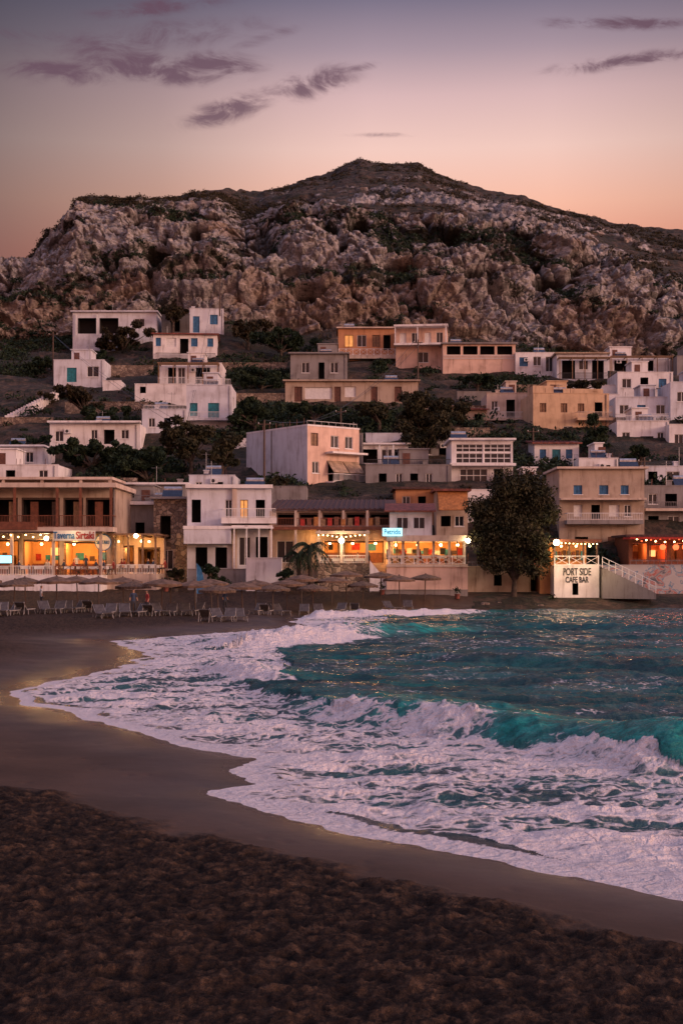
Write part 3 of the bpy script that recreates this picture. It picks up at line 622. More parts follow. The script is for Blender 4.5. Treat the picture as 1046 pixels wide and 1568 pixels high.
b=H('narrow_gray_house',522,556,750,664,GRAY,[(530,540,680,695,'win'),(545,553,720,735,'dark')],d=148,deco=33);b.build()
b=H('whitewashed_house',640,694,706,674,GRAY,[(650,660,684,696,'win'),(672,684,684,702,'dark')],deco=51,d=153);b.build()
b=H('whitewashed_house',886,946,742,702,WHITE,[(896,908,714,728,'win'),(922,934,712,736,'dark')],deco=52,d=143);b.build()
b=H('whitewashed_house',980,1070,745,714,COOL,[(992,1006,722,738,'dark'),(1020,1040,722,736,'win')],deco=53,d=141);b.build()
b=H('cream_house',786,856,778,742,WHITE,[(796,806,752,764,'win'),(830,842,752,772,'dark')],deco=54,d=133);b.build()
b=H('concrete_house',1036,1120,585,545,GRAY,[(1046,1060,556,572,'win')],deco=55,d=198);b.build()
b=H('whitewashed_house',932,948,640,604,WHITE,(),d=176,depth=4);b.build()
b=H('terracotta_house',690,745,655,628,BEIGE,[(700,712,636,648,'win'),(726,738,634,652,'dark')],roof='tile',depth=5,d=170);b.build()
b=H('concrete_house',180,285,770,742,GRAY,[(195,206,750,762,'dark'),(228,240,750,764,'win'),(262,274,750,762,'win')],deco=57,d=131,roof='slab',roofmat=WHITE);b.build()
b=H('whitewashed_house',290,360,760,728,COOL,[(300,310,738,750,'win'),(330,342,738,754,'dark')],deco=58,d=133);b.build()
for a,c,yb,yt,m in((352,437,618,603,STONE),(640,745,634,622,STONE),(700,752,612,600,CONC),(355,440,664,650,CONC),(560,640,676,664,WHITE),(786,852,602,590,STONE),(850,945,604,590,WHITE),(886,944,716,702,WHITE),(30,84,700,688,WHITE),(160,235,572,560,STONE),(338,440,566,556,STONE),(-20,82,650,640,STONE),(100,235,628,616,STONE),(352,380,690,672,WHITE),(690,750,668,656,STONE),(100,210,745,733,STONE),(440,530,664,654,STONE),(930,1046,632,622,WHITE),(850,1000,650,640,STONE)):
    d_=d_of(yb);g=Grp('retaining_wall',P(a,yb,d_));w_=(c-a)*d_/F;h_=(yb-yt)*d_/F
    g.box('wall',m,0,w_,0,.4,-2.5,h_);g.box('coping',m,-.03,w_+.03,-.04,.44,h_+.002,h_+.09);g.build()
g=Grp('hillside_stairway',P(8,637,172))
for i in range(18): g.box('steps',WHITE,i*.25,i*.25+1.1,i*.42,(i+1)*.42-.003,i*.23-1.6,i*.23+.1);g.box('low_parapet',WHITE,i*.25+1.103,i*.25+1.25,i*.42,(i+1)*.42-.003,i*.23-1.6,i*.23+.55)
g.build()
b=Bld('white_apartment_building',471,550,138,757,652,11.5,38,wall=PEACH,found=3,  # white building; warm light on this front is painted in as peach
  holes=[(476,487,662,682,'wood'),(506,518,664,683,'win'),(528,540,664,683,'win'),(478,488,706,724,'win'),(502,520,706,735,'dark'),(526,545,706,735,'dark')],roof='none')
b.slab(498,552,736,741,1.3,0,WHITE);b.rail(499,551,724,736,1.3,WHT);b.slab(498,552,690,693,1.3,0,WHITE)
x0,x1=b.X(500),b.X(548);z=b.Z(704)
for i in range(2):
    a=x0+(x1-x0)*(i*.51);c=x0+(x1-x0)*(i*.51+.48)
    b.hexa('awning',CANV,[(a,-1.25,z-1.3),(c,-1.25,z-1.3),(c,-.02,z),(a,-.02,z),(a,-1.28,z-1.24),(c,-1.28,z-1.24),(c,-.02,z+.06),(a,-.02,z+.06)])
b.box('gable_wall',COOL,-.02,-.003,0.,b.D,-3,b.H);b.box('roof_slab',WHITE,-.05,b.W+.05,-.05,b.D,b.H,b.H+.18);b.rail(472,548,643,652,-.2,METAL,step=.9,ret=False)  # thin bluish skin paints this side's shade into its wall colour
b.cyl('drainpipe',METAL,(-.1,6.5,0),(-.1,6.5,b.H),.06,n=6)
for q in range(7): b.cyl('rebar_stubs',BROWN,(.3+q*.15,1.+q*1.5,b.H),(.3+q*.15,1.+q*1.5,b.H+.9),.035,n=5)
b.build()
b=H('beige_guesthouse',856,986,850,718,BEIGE,[(878,891,743,757,'blue'),(917,931,743,757,'blue'),(950,962,743,757,'blue'),(878,891,773,791,'white'),(905,918,773,795,'dark'),(932,948,773,791,'white'),(955,966,773,791,'win'),(880,900,822,846,'dark'),(930,950,822,846,'door')],d=125,depth=8,roof='slab',roofmat=CREAM)
b.slab(856,986,763,766,1.,0,CREAM);b.slab(864,980,797,803,1.3,0,GRAY);b.rail(865,979,786,797,1.3,WHT);b.heater(970);b.antenna(2,4);b.build()
b=H('dark_guesthouse',986,1100,850,744,GRAY,[(992,1006,756,772,'win'),(1018,1036,756,775,'dark'),(992,1008,790,812,'dark'),(1022,1040,790,806,'win')],d=128,deco=41);b.slab(984,1100,779,783,1.2,0,CREAM);b.rail(985,1100,769,779,1.2,METAL);b.build()
b=H('brown_house',606,668,800,749,ORANGE,[(616,628,760,775,'win'),(640,652,760,775,'dark')],d=128,roof='slab',roofmat=DROOF);b.build()
b=H('brown_house',668,716,830,752,BEIGE,[(675,690,790,806,'dark'),(696,710,790,806,'win')],d=124,roof='slab',roofmat=TILE)
a,c=b.X(670),b.X(715);z=b.Z(752);b.hexa('canvas_awning',AWN,[(a,-1.6,z-1.9),(c,-1.6,z-1.9),(c,-.02,z-.1),(a,-.02,z-.1),(a,-1.65,z-1.83),(c,-1.65,z-1.83),(c,-.02,z),(a,-.02,z)]);b.build()
b=H('whitewashed_house',-60,90,742,712,WHITE,[(10,24,720,734,'dark'),(60,74,720,734,'win')],d=138,deco=43);b.build()
b=H('whitewashed_house',360,470,775,745,GRAY,[(380,394,752,766,'win')],d=130,depth=4);b.build()
b=H('garden_wall',715,790,800,750,WHITE,[(740,752,765,780,'win')],d=128,depth=5);b.build()
# ---------------------------------------------------------------- furniture factories
def table(x,y,z,cloth=WHT):
    g=Grp('restaurant_table',(x,y,z),random.uniform(-.2,.2))
    g.box('top',cloth,-.42,.42,-.42,.42,.72,.76);g.box('cloth',cloth,-.425,.425,-.43,-.425,.5,.73)
    for a in(-.36,.36):
        for c in(-.36,.36): g.box('legs',WOOD,a-.025,a+.025,c-.025,c+.025,0,.72)
    g.build(True)
def chair(x,y,z,yaw):
    g=Grp('taverna_chair',(x,y,z),yaw)
    for a in(-.2,.2):
        g.box('legs',WOODR,a-.02,a+.02,-.2,-.16,0,.44);g.box('legs',WOODR,a-.02,a+.02,.16,.2,0,.92)
    g.box('seat',TIMB,-.22,.22,-.22,.22,.44,.48)
    for z_ in(.6,.72,.84): g.box('back',WOODR,-.18,.18,.165,.195,z_,z_+.05)
    g.build(True)
SKIN=plain('skin',(.45,.24,.15),.6,.1);HAIR=plain('dark_hair',(.03,.02,.015),.6)
def figure_mesh(pose,shirt,pants):
    if pose=='sit':
        J=dict(pel=(0,0,.52,.13,.11),sp=(0,.02,.78,.125,.09),ch=(0,.0,1.0,.15,.1),nk=(0,-.01,1.14,.05,.05),hd=(0,-.03,1.27,.085,.1),ht=(0,-.02,1.35,.07,.08))
        legs=lambda sx:[(sx*.1,-.03,.5,.085),(sx*.12,-.45,.5,.06),(sx*.12,-.47,.1,.04),(sx*.12,-.6,.05,.035)]
        arms=lambda sx:[(sx*.17,0,1.07,.05),(sx*.23,-.1,.84,.04),(sx*.14,-.34,.8,.03),(sx*.1,-.42,.8,.028)]
    else:
        J=dict(pel=(0,0,.92,.13,.1),sp=(0,.01,1.12,.12,.085),ch=(0,0,1.34,.15,.1),nk=(0,0,1.48,.05,.05),hd=(0,-.02,1.61,.08,.1),ht=(0,-.01,1.69,.07,.08))
        legs=lambda sx:[(sx*.09,0,.88,.085),(sx*.1,-.06*sx-.02,.48,.058),(sx*.1,.08*sx,.08,.038),(sx*.1,.08*sx-.14,.04,.034)]
        arms=lambda sx:[(sx*.18,0,1.4,.048),(sx*.24,.02,1.12,.038),(sx*.24,-.1*(1+.5*sx),.88,.028),(sx*.24,-.14,.79,.026)]
    vs=[];es=[];rad=[]
    def ad(x,y,z,r,r2=None): vs.append((x,y,z));rad.append((r,r2 or r));return len(vs)-1
    p=ad(*J['pel']);q=ad(*J['sp']);c=ad(*J['ch']);n=ad(*J['nk']);h=ad(*J['hd']);t_=ad(*J['ht']);es+=[(p,q),(q,c),(c,n),(n,h),(h,t_)]
    for sx in(-1,1):
        k=p
        for w in legs(sx): i=ad(*w);es.append((k,i));k=i
        k=c
        for w in arms(sx): i=ad(*w);es.append((k,i));k=i
    me=bpy.data.meshes.new('tmp');me.from_pydata(vs,es,[]);o=bpy.data.objects.new('tmp',me);link(o)
    o.modifiers.new('s','SKIN')
    for i,r in enumerate(rad): me.skin_vertices[0].data[i].radius=r;me.skin_vertices[0].data[i].use_root=(i==0)
    ss=o.modifiers.new('u','SUBSURF');ss.levels=1
    dg=bpy.context.evaluated_depsgraph_get();res=bpy.data.meshes.new_from_object(o.evaluated_get(dg));bpy.data.objects.remove(o)
    res.materials.clear()
    for m in(pants,shirt,SKIN,HAIR): res.materials.append(m)
    for f in res.polygons:
        x,y,z=f.center;hz=J['nk'][2]
        k=2
        if z<J['pel'][2]+.04: k=0 if z>.12 else 3
        elif z<hz-.02: k=1
        elif z>J['hd'][2]+.05 or (y>J['hd'][1]+.03 and z>hz+.04): k=3
        if k==1 and abs(x)>.2 and z<J['sp'][2]+.05: k=2
        f.material_index=k;f.use_smooth=True
    return res
SH1=plain('white_shirt',(.6,.58,.55),.8);SH2=plain('navy_shirt',(.03,.05,.1),.8);SH3=plain('red_shirt',(.35,.05,.04),.8);PT=plain('dark_trousers',(.03,.03,.04),.8)
FM={'sit':[figure_mesh('sit',s_,PT) for s_ in(SH1,SH2,SH3)],'stand':[figure_mesh('stand',s_,PT) for s_ in(SH2,SH1,SH3)]}
def person(x,y,z,yaw,pose='stand',k=0):
    o=bpy.data.objects.new('person',FM[pose][k%3]);link(o);o.location=(x,y,z);o.rotation_euler=(0,0,yaw)
def diner_set(x,y,z,occ=1,k=0):
    table(x,y,z);chair(x-.75,y,z,math.pi/2);chair(x+.75,y,z,-math.pi/2)
    if occ&1: person(x-.75,y,z-.02,math.pi/2,'sit',k)
    if occ&2: person(x+.75,y,z-.02,-math.pi/2,'sit',k+1)
def potplant(x,y,z,h=1.):
    g=Grp('potted_plant',(x,y,z));g.cyl('pot',TILE,(0,0,0),(0,0,.4),.18,.25,10)
    R=random.Random(int(x*10))
    for i in range(70):
        a=R.uniform(0,6.28);e_=R.uniform(.1,1.4);r=R.uniform(.2,.55)*h;c=Vector((r*math.cos(a)*math.cos(e_),r*math.sin(a)*math.cos(e_),.45+r*math.sin(e_)*1.3))
        d1=Vector((R.uniform(-1,1),R.uniform(-1,1),R.uniform(-1,1)))*.1;d2=Vector((R.uniform(-1,1),R.uniform(-1,1),R.uniform(-1,1)))*.07
        g.quad('leaves',LEAFG,tuple(c-d1),tuple(c+d2),tuple(c+d1),tuple(c-d2))
    g.build(True)
# ---------------------------------------------------------------- waterfront
b=Bld('seafront_taverna',-40,178,113,903,748,9,wall=BEIGE,found=2,holes=[(-30,28,762,806,'void'),(34,92,762,806,'void'),(98,128,762,806,'void'),(132,174,762,806,'void'),(-30,30,826,880,'room'),(36,92,826,880,'room'),(99,164,829,880,'room')],roof='none')
b.slab(-45,184,741,748,1.9,9,CREAM,'roof_slab');b.slab(-45,170,729,733,-1,8,CREAM,'upper_roof')
for p_ in(0,60,120,165): b.box('upper_posts',CREAM,b.X(p_)-.12,b.X(p_)+.12,1.2,1.4,b.Z(740.9),b.Z(733))
b.box('upper_room',BEIGE,b.X(-40),b.X(150),3,7.5,b.Z(740.9),b.Z(733.1))
b.slab(-45,180,808,815,1.9,0,CREAM,'balcony_slab')
for p_ in(-20,31,95,130,176): b.post(p_,748,808,1.75,WOODR,.1)
b.rail(-40,178,790,808,1.8,WOODR,.13);b.slab(-45,66,800,812,2.1,1.92,WOODR,'valance')
for i in range(6): b.box('balcony_shutters',(WOOD,TIMB,WOODR)[i%3],b.X(-20+i*33),b.X(-8+i*33),.35,.45,b.Z(805),b.Z(768))
b.slab(-45,168,880,905,4.,0,WHITE,'terrace_base');
for p_ in(-5,34,96,166): b.post(p_,815,880,3.4,CREAM,.12)
b.slab(-45,170,815.2,818,3.9,1.95,WOOD,'terrace_roof');b.rail(-40,96,866,880,3.7,WHT,.14,ret=False);b.rail(100,166,866,880,3.7,WOODR,style='cross',ret=False)
for p_,w in((-20,110),(10,120),(62,270),(112,250),(148,270)): b.light((b.X(p_),1.2,b.Z(832)),w);b.ball('hanging_bulbs',BULB,(b.X(p_),.6,b.Z(833)),.12)
b.light((b.X(60),-2.4,b.Z(828)),80);b.light((b.X(135),-2.4,b.Z(828)),90)
for p_ in range(-10,166,11): b.ball('string_bulbs',BULB,(b.X(p_),-3.7,b.Z(822)-.1*math.sin(p_*.3)),.07,6)
b.box('bar_counter',WOODR,b.X(40),b.X(90),2.2,2.8,b.Z(880),b.Z(864))
b.box('name_sign',SIGNW,b.X(98),b.X(160),-4.02,-3.94,b.Z(829),b.Z(814));b.text('Taverna',.8,(b.X(114),-4.05,b.Z(821.5)),BLUE,xs=.68);b.text('Sirtaki',.84,(b.X(145),-4.05,b.Z(821.5)),RED,xs=.72)
b.light((b.X(129),-4.9,b.Z(818)),30,(1,.75,.45))
b.box('menu_sign',SIGNW,b.X(-20),b.X(17),-3.98,-3.9,b.Z(837),b.Z(813));b.text('MYLENI',.8,(b.X(-1),-4.01,b.Z(825)),RED,xs=.8)
b.box('lightbox',SIGNC,b.X(17),b.X(37),-4.3,-4.15,b.Z(862),b.Z(851));b.box('lightbox_frame',BLACK,b.X(16),b.X(38),-4.14,-4.1,b.Z(863),b.Z(850))
b.box('red_lightbox',SIGNO,b.X(66),b.X(84),3.2,3.3,b.Z(850),b.Z(838))
b.cyl('downpipe',METAL,(b.X(179)-.2,-.1,0),(b.X(179)-.2,-.1,b.H),.06);b.heater(70,3);b.build()
zf=CZ-(880-HY)*113/F
for i,px in enumerate((8,42,62,84,108,126,146,160)):
    diner_set((px-CX)/F*110.6,110.6+.3*(i%2),zf,i%4,i)
person((118-CX)/F*112.5,112.5,zf,.3,'stand',1);person((132-CX)/F*112.3,112.3,zf,-.4,'stand',0)
b=Bld('taverna_terrace_building',166,252,117,902,822,6,wall=CREAM,found=2,holes=[(172,206,835,876,'room'),(212,246,838,876,'room')],roof='slab',roofmat=TIMB)
b.slab(164,252,878,905,5.,0,CREAM,'terrace_base');
for p_ in(167,188,210,231,250): b.post(p_,824,878,4.6,TIMB,.08);b.slab(p_-1.4,p_+1.4,821,824,5.2,.5,TIMB,'pergola_beams')
b.slab(164,254,818.5,821,5.,4.8,TIMB,'pergola_beam');b.rail(167,251,864,878,4.7,WHT,.14,ret=False)
for p_,w in((178,220),(222,220)): b.light((b.X(p_),-1.8,b.Z(832)),w);b.ball('lanterns',BULB,(b.X(p_),-1.8,b.Z(829)),.12)
for p_ in(190,236): b.ball('lanterns',BULB,(b.X(p_),-2.8,b.Z(830)),.1);b.light((b.X(p_),1.4,b.Z(842)),110)
b.ball('globe_lamp',BULBW,(b.X(222),-4.9,b.Z(822)),.2,12);b.ball('globe_lamp',BULBW,(b.X(93),-5.5,b.Z(826)),.2,12);b.light((b.X(93),-5.9,b.Z(826)),60,(1,.75,.4),.2)
b.cyl('oval_sign',BLUE,(b.X(175),-5.3,b.Z(832)),(b.X(175),-5.26,b.Z(832)),.72,n=24);b.cyl('oval_sign_face',SIGNW,(b.X(175),-5.33,b.Z(832)),(b.X(175),-5.305,b.Z(832)),.64,n=24);b.text('SIRTAKI',.4,(b.X(175),-5.35,b.Z(832)),BLUE,xs=.8);b.build()
zf=CZ-(878-HY)*117/F
for i,px in enumerate((178,200,222,240)): diner_set((px-CX)/F*113.6,113.6,zf,(3,1,2,3)[i],i+1)
b=Bld('old_stone_house',180,288,121,890,772,8,wall=GRAY,found=2,holes=[(190,200,790,808,'win'),(208,222,800,818,'dark')],roof='parapet',deco=61);b.slab(178,290,768,773,.5,0,WHITE);b.rail(182,250,758,768,-.2,METAL,.5,ret=False);b.build()
b=Bld('old_stone_house',236,288,118,890,764,3,wall=STONE,found=2,holes=[(246,262,790,825,'dark'),(248,266,842,872,'win')],roof='slab',roofmat=GRAY);b.heater(262,1);b.build()
b=Bld('white_guesthouse',287,416,116,893,748,9,yaw=3,wall=COOL,found=2,holes=[(294,308,765,800,'dark'),(345,356,765,793,'win'),(368,380,765,793,'lit'),(392,406,765,793,'dark'),(300,318,838,870,'dark'),(330,348,838,870,'dark'),(366,384,822,866,'win'),(392,410,822,866,'dark')],roof='parapet',deco=0)
b.slab(340,424,793,802,1.5,0,WHITE,'balcony');b.rail(342,422,779,793,1.4,WHT,.15);b.slab(283,356,806,811,1.9,0,WHITE,'balcony');b.slab(284,355,811.2,833,1.85,1.7,COOL,'balcony_front')
b.slab(285,418,742,747.5,.5,9.2,WHITE,'roof_edge');b.box('side_column',CREAM,b.X(356),b.X(363),-.3,-.01,0,b.Z(742));b.slab(356,418,805,808,1.6,0,WHITE)
b.pergola(360,416,812,880,2.2,WHT,n=4);b.heater(390,3);b.antenna(2,3,3.)
b.light((b.X(374),.8,b.Z(778)),10);b.build()
b=Bld('white_garden_wall',377,432,112,905,855,1.2,wall=WHITE,found=1,holes=(),roof='parapet');b.build()
b=Bld('white_garden_wall',288,378,113,905,872,1.2,wall=GRAY,found=1,holes=(),roof='parapet');b.build()
b=Bld('seafront_guesthouse',416,602,117,893,782,9,yaw=-2,wall=CREAM,found=2,holes=[(424,452,785,804,'void'),(458,488,785,804,'void'),(494,524,785,804,'void'),(530,560,785,804,'void'),(566,597,785,804,'void'),(424,450,828,862,'win'),(496,588,828,862,'room')],roof='tile',roofmat=DROOF)
b.slab(414,604,807,812,1.8,0,WOODR,'balcony_slab');b.rail(416,602,794,807,1.7,WOODR,.14)
for p_ in(417,455,491,527,563,600): b.post(p_,783,807,1.65,CREAM,.1);b.post(p_,812,880,1.65,CREAM,.1)
for i in range(12): x=b.X(462)+i*.6;b.box('drying_towels',(RED,WOODR,AWN,TIMB)[i%4],x,x+.4,-1.76,-1.735,b.Z(806),b.Z(796)+.1*(i%3))
for p_,w in((505,220),(540,200),(575,220)): b.light((b.X(p_),.9,b.Z(836)),w);b.ball('hanging_bulbs',BULB,(b.X(p_),.4,b.Z(832)),.12)
b.light((b.X(480),-.9,b.Z(822)),45)
b.build()
b=Bld('restaurant_terrace',486,566,113,905,863,4,wall=STONE,found=1,holes=(),roof='parapet');
for p_ in(488,523,562): b.post(p_,818,863,-.3,CREAM,.12)
b.slab(484,566,813,817.5,.4,4,CREAM,'canopy_slab');b.rail(488,562,850,863,-.3,WHT,.15,ret=False)
b.ball('globe_lamp',BULBW,(b.X(523),-.35,b.Z(828)),.24,12);b.light((b.X(523),-.9,b.Z(829)),140,(1,.7,.35),.25)
for p_ in range(488,562,7): b.ball('string_bulbs',BULB,(b.X(p_),-.3,b.Z(821)-.08*math.sin(p_)),.06,6)
for i in range(8):
    b.box('stairs',WHITE,b.X(566+3.6*i)+.003,b.X(566+3.6*(i+1)),-.6,.9,-.5,b.Z(866+4.4*i))
b.hexa('stair_wall',WHITE,[(b.X(566),-.75,0),(b.X(598),-.75,0),(b.X(598),-.603,0),(b.X(566),-.603,0),(b.X(566),-.75,b.Z(858)),(b.X(598),-.75,b.Z(897)),(b.X(598),-.603,b.Z(897)),(b.X(566),-.603,b.Z(858))])
b.build()
zf=CZ-(863-HY)*113/F-.3
for i,px in enumerate((498,515,535,552)): diner_set((px-CX)/F*115.2,115.2,zf,(1,0,3,2)[i],i)
b=Bld('seafront_restaurant',592,716,112,907,868,9,yaw=-3,wall=PEACH,found=1,holes=(),roof='parapet')
b.slab(592,714,820,829,.6,8,CREAM,'roof_slab');b.slab(592,716,864,868,.1,8.8,CREAM,'floor');b.box('back_wall',WARM,b.X(594),b.X(713),7.,7.2,b.Z(864),b.Z(829))
b.box('wainscot',WOODR,b.X(595),b.X(712),6.9,6.99,b.Z(863.9),b.Z(850));b.box('bar',WOOD,b.X(600),b.X(640),5,5.6,b.Z(863.9),b.Z(847))
for p_ in(596,617,640,664,688,711): b.post(p_,829,864,-.3,CREAM,.11)
b.rail(595,712,851,864,-.1,WHT,.9,'cross',ret=False)
for p_ in(608,700): b.box('side_glass_frames',WOOD,b.X(p_)-.04,b.X(p_)+.04,.3,.4,b.Z(863.9),b.Z(829.1))
for p_,w in((606,210),(640,190),(676,120),(702,80)): b.light((b.X(p_),4.2,b.Z(837)),w);b.ball('hanging_bulbs',BULB,(b.X(p_),2.6,b.Z(834)),.13)
for i,p_ in enumerate(range(600,712,9)): b.box('wall_pictures',(TEAL,WOOD,RED,SIGNW,DARK)[i%5],b.X(p_)-.25-.1*(i%3),b.X(p_)+.25,6.9,6.98,b.Z(849-(i%2)),b.Z(838+(i%3)*2))
b.box('neon_sign',SIGNC,b.X(586),b.X(616),-.85,-.7,b.Z(821),b.Z(809));b.text('Petridis',.62,(b.X(601),-.88,b.Z(815)),BLUE,xs=.75)
b.ball('globe_lamp',BULBW,(b.X(716),-.7,b.Z(828)),.22,12);b.light((b.X(716),-1.1,b.Z(829)),70,(1,.72,.4),.2)
b.hexa('tiled_lean_to',TILE,[(b.X(588),1,b.Z(783)),(b.X(668),1,b.Z(783)),(b.X(668),6,b.Z(768)),(b.X(588),6,b.Z(768)),(b.X(588),1,b.Z(781)),(b.X(668),1,b.Z(781)),(b.X(668),6,b.Z(766)),(b.X(588),6,b.Z(766))])
b.box('upper_room',WHITE,b.X(596),b.X(662),1.6,6,b.Z(820)+.003,b.Z(783.5))
for p_ in(608,634): b.box('upper_windows',GLASS,b.X(p_),b.X(p_+16),1.55,1.58,b.Z(808),b.Z(792));b.box('window_frames',WHT,b.X(p_+8)-.03,b.X(p_+8)+.03,1.52,1.548,b.Z(808),b.Z(792));b.box('window_frames',WHT,b.X(p_)-.06,b.X(p_+16)+.06,1.5,1.598,b.Z(792)+.002,b.Z(791))
b.build()
zf=CZ-(864-HY)*112/F
for i,px in enumerate((606,630,652,676,700)): diner_set((px-CX)/F*113.6,113.6,zf,(3,2,1,3,0)[i],i)
b=Bld('quay_wall',714,850,113,908,868,6,wall=BEIGE,found=1,holes=[(756,768,880,897,'dark'),(812,828,880,906,'dark')],roof='parapet');b.rail(716,846,860,868,-.1,METAL,.4,ret=False);b.build()
b=Bld('cafe_bar_kiosk',848,917,110,911,866,6,wall=WHITE,found=1,holes=[(876,885,893,911,'dark')],roof='parapet')
b.text('PORT SIDE',.75,(b.X(883),-.03,b.Z(876)),BLACK,zs=1.15,xs=.66);b.text('CAFE BAR',.66,(b.X(883),-.03,b.Z(888)),BLACK,zs=1.05,xs=.66)
b.rail(849,916,851,866,-.05,WHT,style='cross',ret=False)
for p_ in(850,872,894,915): b.post(p_,830,866,-.4,WOOD,.07)
b.slab(846,919,826,830,.5,6,WOODR,'canopy');b.box('back_bar',WARM,b.X(852),b.X(914),5,5.2,b.Z(865.9),b.Z(830.1))
for i,p_ in enumerate(range(856,912,7)): b.box('bar_shelves',(WOOD,TEAL,WOODR)[i%3],b.X(p_),b.X(p_+4),4.8,4.98,b.Z(858),b.Z(842+i%3))
b.ball('globe_lamp',BULBW,(b.X(850),-.6,b.Z(831)),.26,12);b.light((b.X(850),-1.1,b.Z(833)),120,(1,.72,.38),.25)
for p_ in(862,904): b.light((b.X(p_),-2.4,b.Z(866)),130,(1,.66,.35),.15);b.light((b.X(p_),2.,b.Z(838)),80)
for p_ in(862,885,906): b.ball('hanging_bulbs',BULB,(b.X(p_),1.,b.Z(836)),.1)
for p_ in range(852,916,6): b.ball('string_bulbs',BULB,(b.X(p_),-.5,b.Z(832)-.06*math.sin(p_)),.05,6)
b.build()
b=Bld('low_annex',826,850,112,885,828,5,wall=ORANGE,found=2,holes=[(830,846,838,862,'room')],roof='slab',roofmat=WOOD);b.light((b.X(838),1,b.Z(846)),60);b.build()
b=Bld('red_lit_bar',962,1080,118,868,822,6,wall=WOODR,found=2,holes=[(968,990,832,860,'room'),(994,1020,832,860,'room'),(1024,1076,832,860,'room')],roof='slab',roofmat=DROOF)
b.slab(955,1085,823,826,2.5,.5,RED,'canopy')
for p_,w,c in((978,60,(1,.3,.12)),(1006,150,(1,.12,.05)),(1040,130,(1,.4,.13)),(1062,110,(1,.1,.04))): b.light((b.X(p_),.8,b.Z(840)),w,c)
for p_ in range(966,1080,7): b.ball('string_bulbs',(BULB,SIGNR)[p_%2],(b.X(p_),-2.3,b.Z(828)-.15*math.sin(p_*.5)),.08,6)
for p_ in(1010,1030,1044): b.ball('paper_lanterns',SIGNR,(b.X(p_),-1,b.Z(838)),.28,10)
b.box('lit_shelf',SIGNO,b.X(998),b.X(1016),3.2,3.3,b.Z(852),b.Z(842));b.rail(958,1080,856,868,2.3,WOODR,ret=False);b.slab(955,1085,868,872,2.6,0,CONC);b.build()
def grafmat():
    m,nt,b_=newmat('graffiti_wall_paint');v=OC(nt)
    n=NZ(nt,v,.9,3,.5,1.5);c=RAMP(nt,n,[(.35,(.42,.39,.38)),(.47,(.45,.42,.41)),(.5,(.08,.2,.32)),(.54,(.4,.37,.36)),(.6,(.4,.1,.08)),(.64,(.38,.35,.34)),(.7,(.1,.1,.12))])
    nt.links.new(c,b_.inputs['Base Color']);b_.inputs['Roughness'].default_value=.8;return m
b=Bld('graffiti_quay_wall',918,1120,112,908,866,4,wall=grafmat(),found=1,holes=(),roof='parapet');b.rail(965,1110,858,866,-.1,METAL,.5,ret=False);b.build()
A0=P(919,869,110.4);A1=P(1000,908,108.6);g=Grp('beach_ramp',A0);dx,dy,dz=A1[0]-A0[0],A1[1]-A0[1],A1[2]-A0[2]
g.hexa('ramp',GRAY,[(0,-.9,-2.6),(dx,dy-.9,-2.6),(dx,dy+.9,-2.6),(0,.9,-2.6),(0,-.9,0),(dx,dy-.9,dz),(dx,dy+.9,dz),(0,.9,0)])
for i in range(9):
    t_=i/8;g.cyl('handrail',WHT,(dx*t_,dy*t_-.8,dz*t_-.02),(dx*t_,dy*t_-.8,dz*t_+.9),.03,n=6)
for hh_ in(.9,.5): g.cyl('handrail',WHT,(0,-.8,hh_),(dx,dy-.8,dz+hh_),.025,n=6)
for i in range(12):
    t_=i/12;g.box('treads',CONC,dx*t_,dx*t_+.12,dy*t_-.7,dy*t_+.8,dz*t_-.1,dz*t_+.05)
g.build()
b=Bld('beach_wall',590,716,110.2,911,904,1.5,wall=CONC,found=1,roof='parapet');b.build()
for px,d_,h_ in((434,111,1),(480,111.5,1.2),(585,110,1),(700,109,.9),(255,110,1.2),(845,109.5,1.),(350,111,1.1)):
    x=(px-CX)/F*d_;potplant(x,d_,gz(x,d_),h_)
def rock(x,y,z,r,seed):
    g=Grp('beach_rock',(x,y,z));R=random.Random(seed);n=10;vs=[];k=6
    for i in range(1,k):
        for j in range(n):
            ph=math.pi*i/k;t_=2*math.pi*j/n;q=r*R.uniform(.75,1.1);vs.append((q*math.sin(ph)*math.cos(t_),q*math.sin(ph)*math.sin(t_),q*.6*math.cos(ph)))
    fs=[[i*n+j,(i+1)*n+j,(i+1)*n+(j+1)%n,i*n+(j+1)%n] for i in range(k-2) for j in range(n)]+[list(range(n)),[(k-2)*n+j for j in range(n)][::-1]]
    g.add('rock',STONE,vs,fs);g.build(True)
for i,(px,d_) in enumerate(((1010,108.6),(1026,108),(1040,108.6),(742,108.6),(765,109),(825,108.4),(1054,108))):
    x=(px-CX)/F*d_;rock(x,d_,gz(x,d_)+.1,.35+.25*((i*7)%4)/3,i)
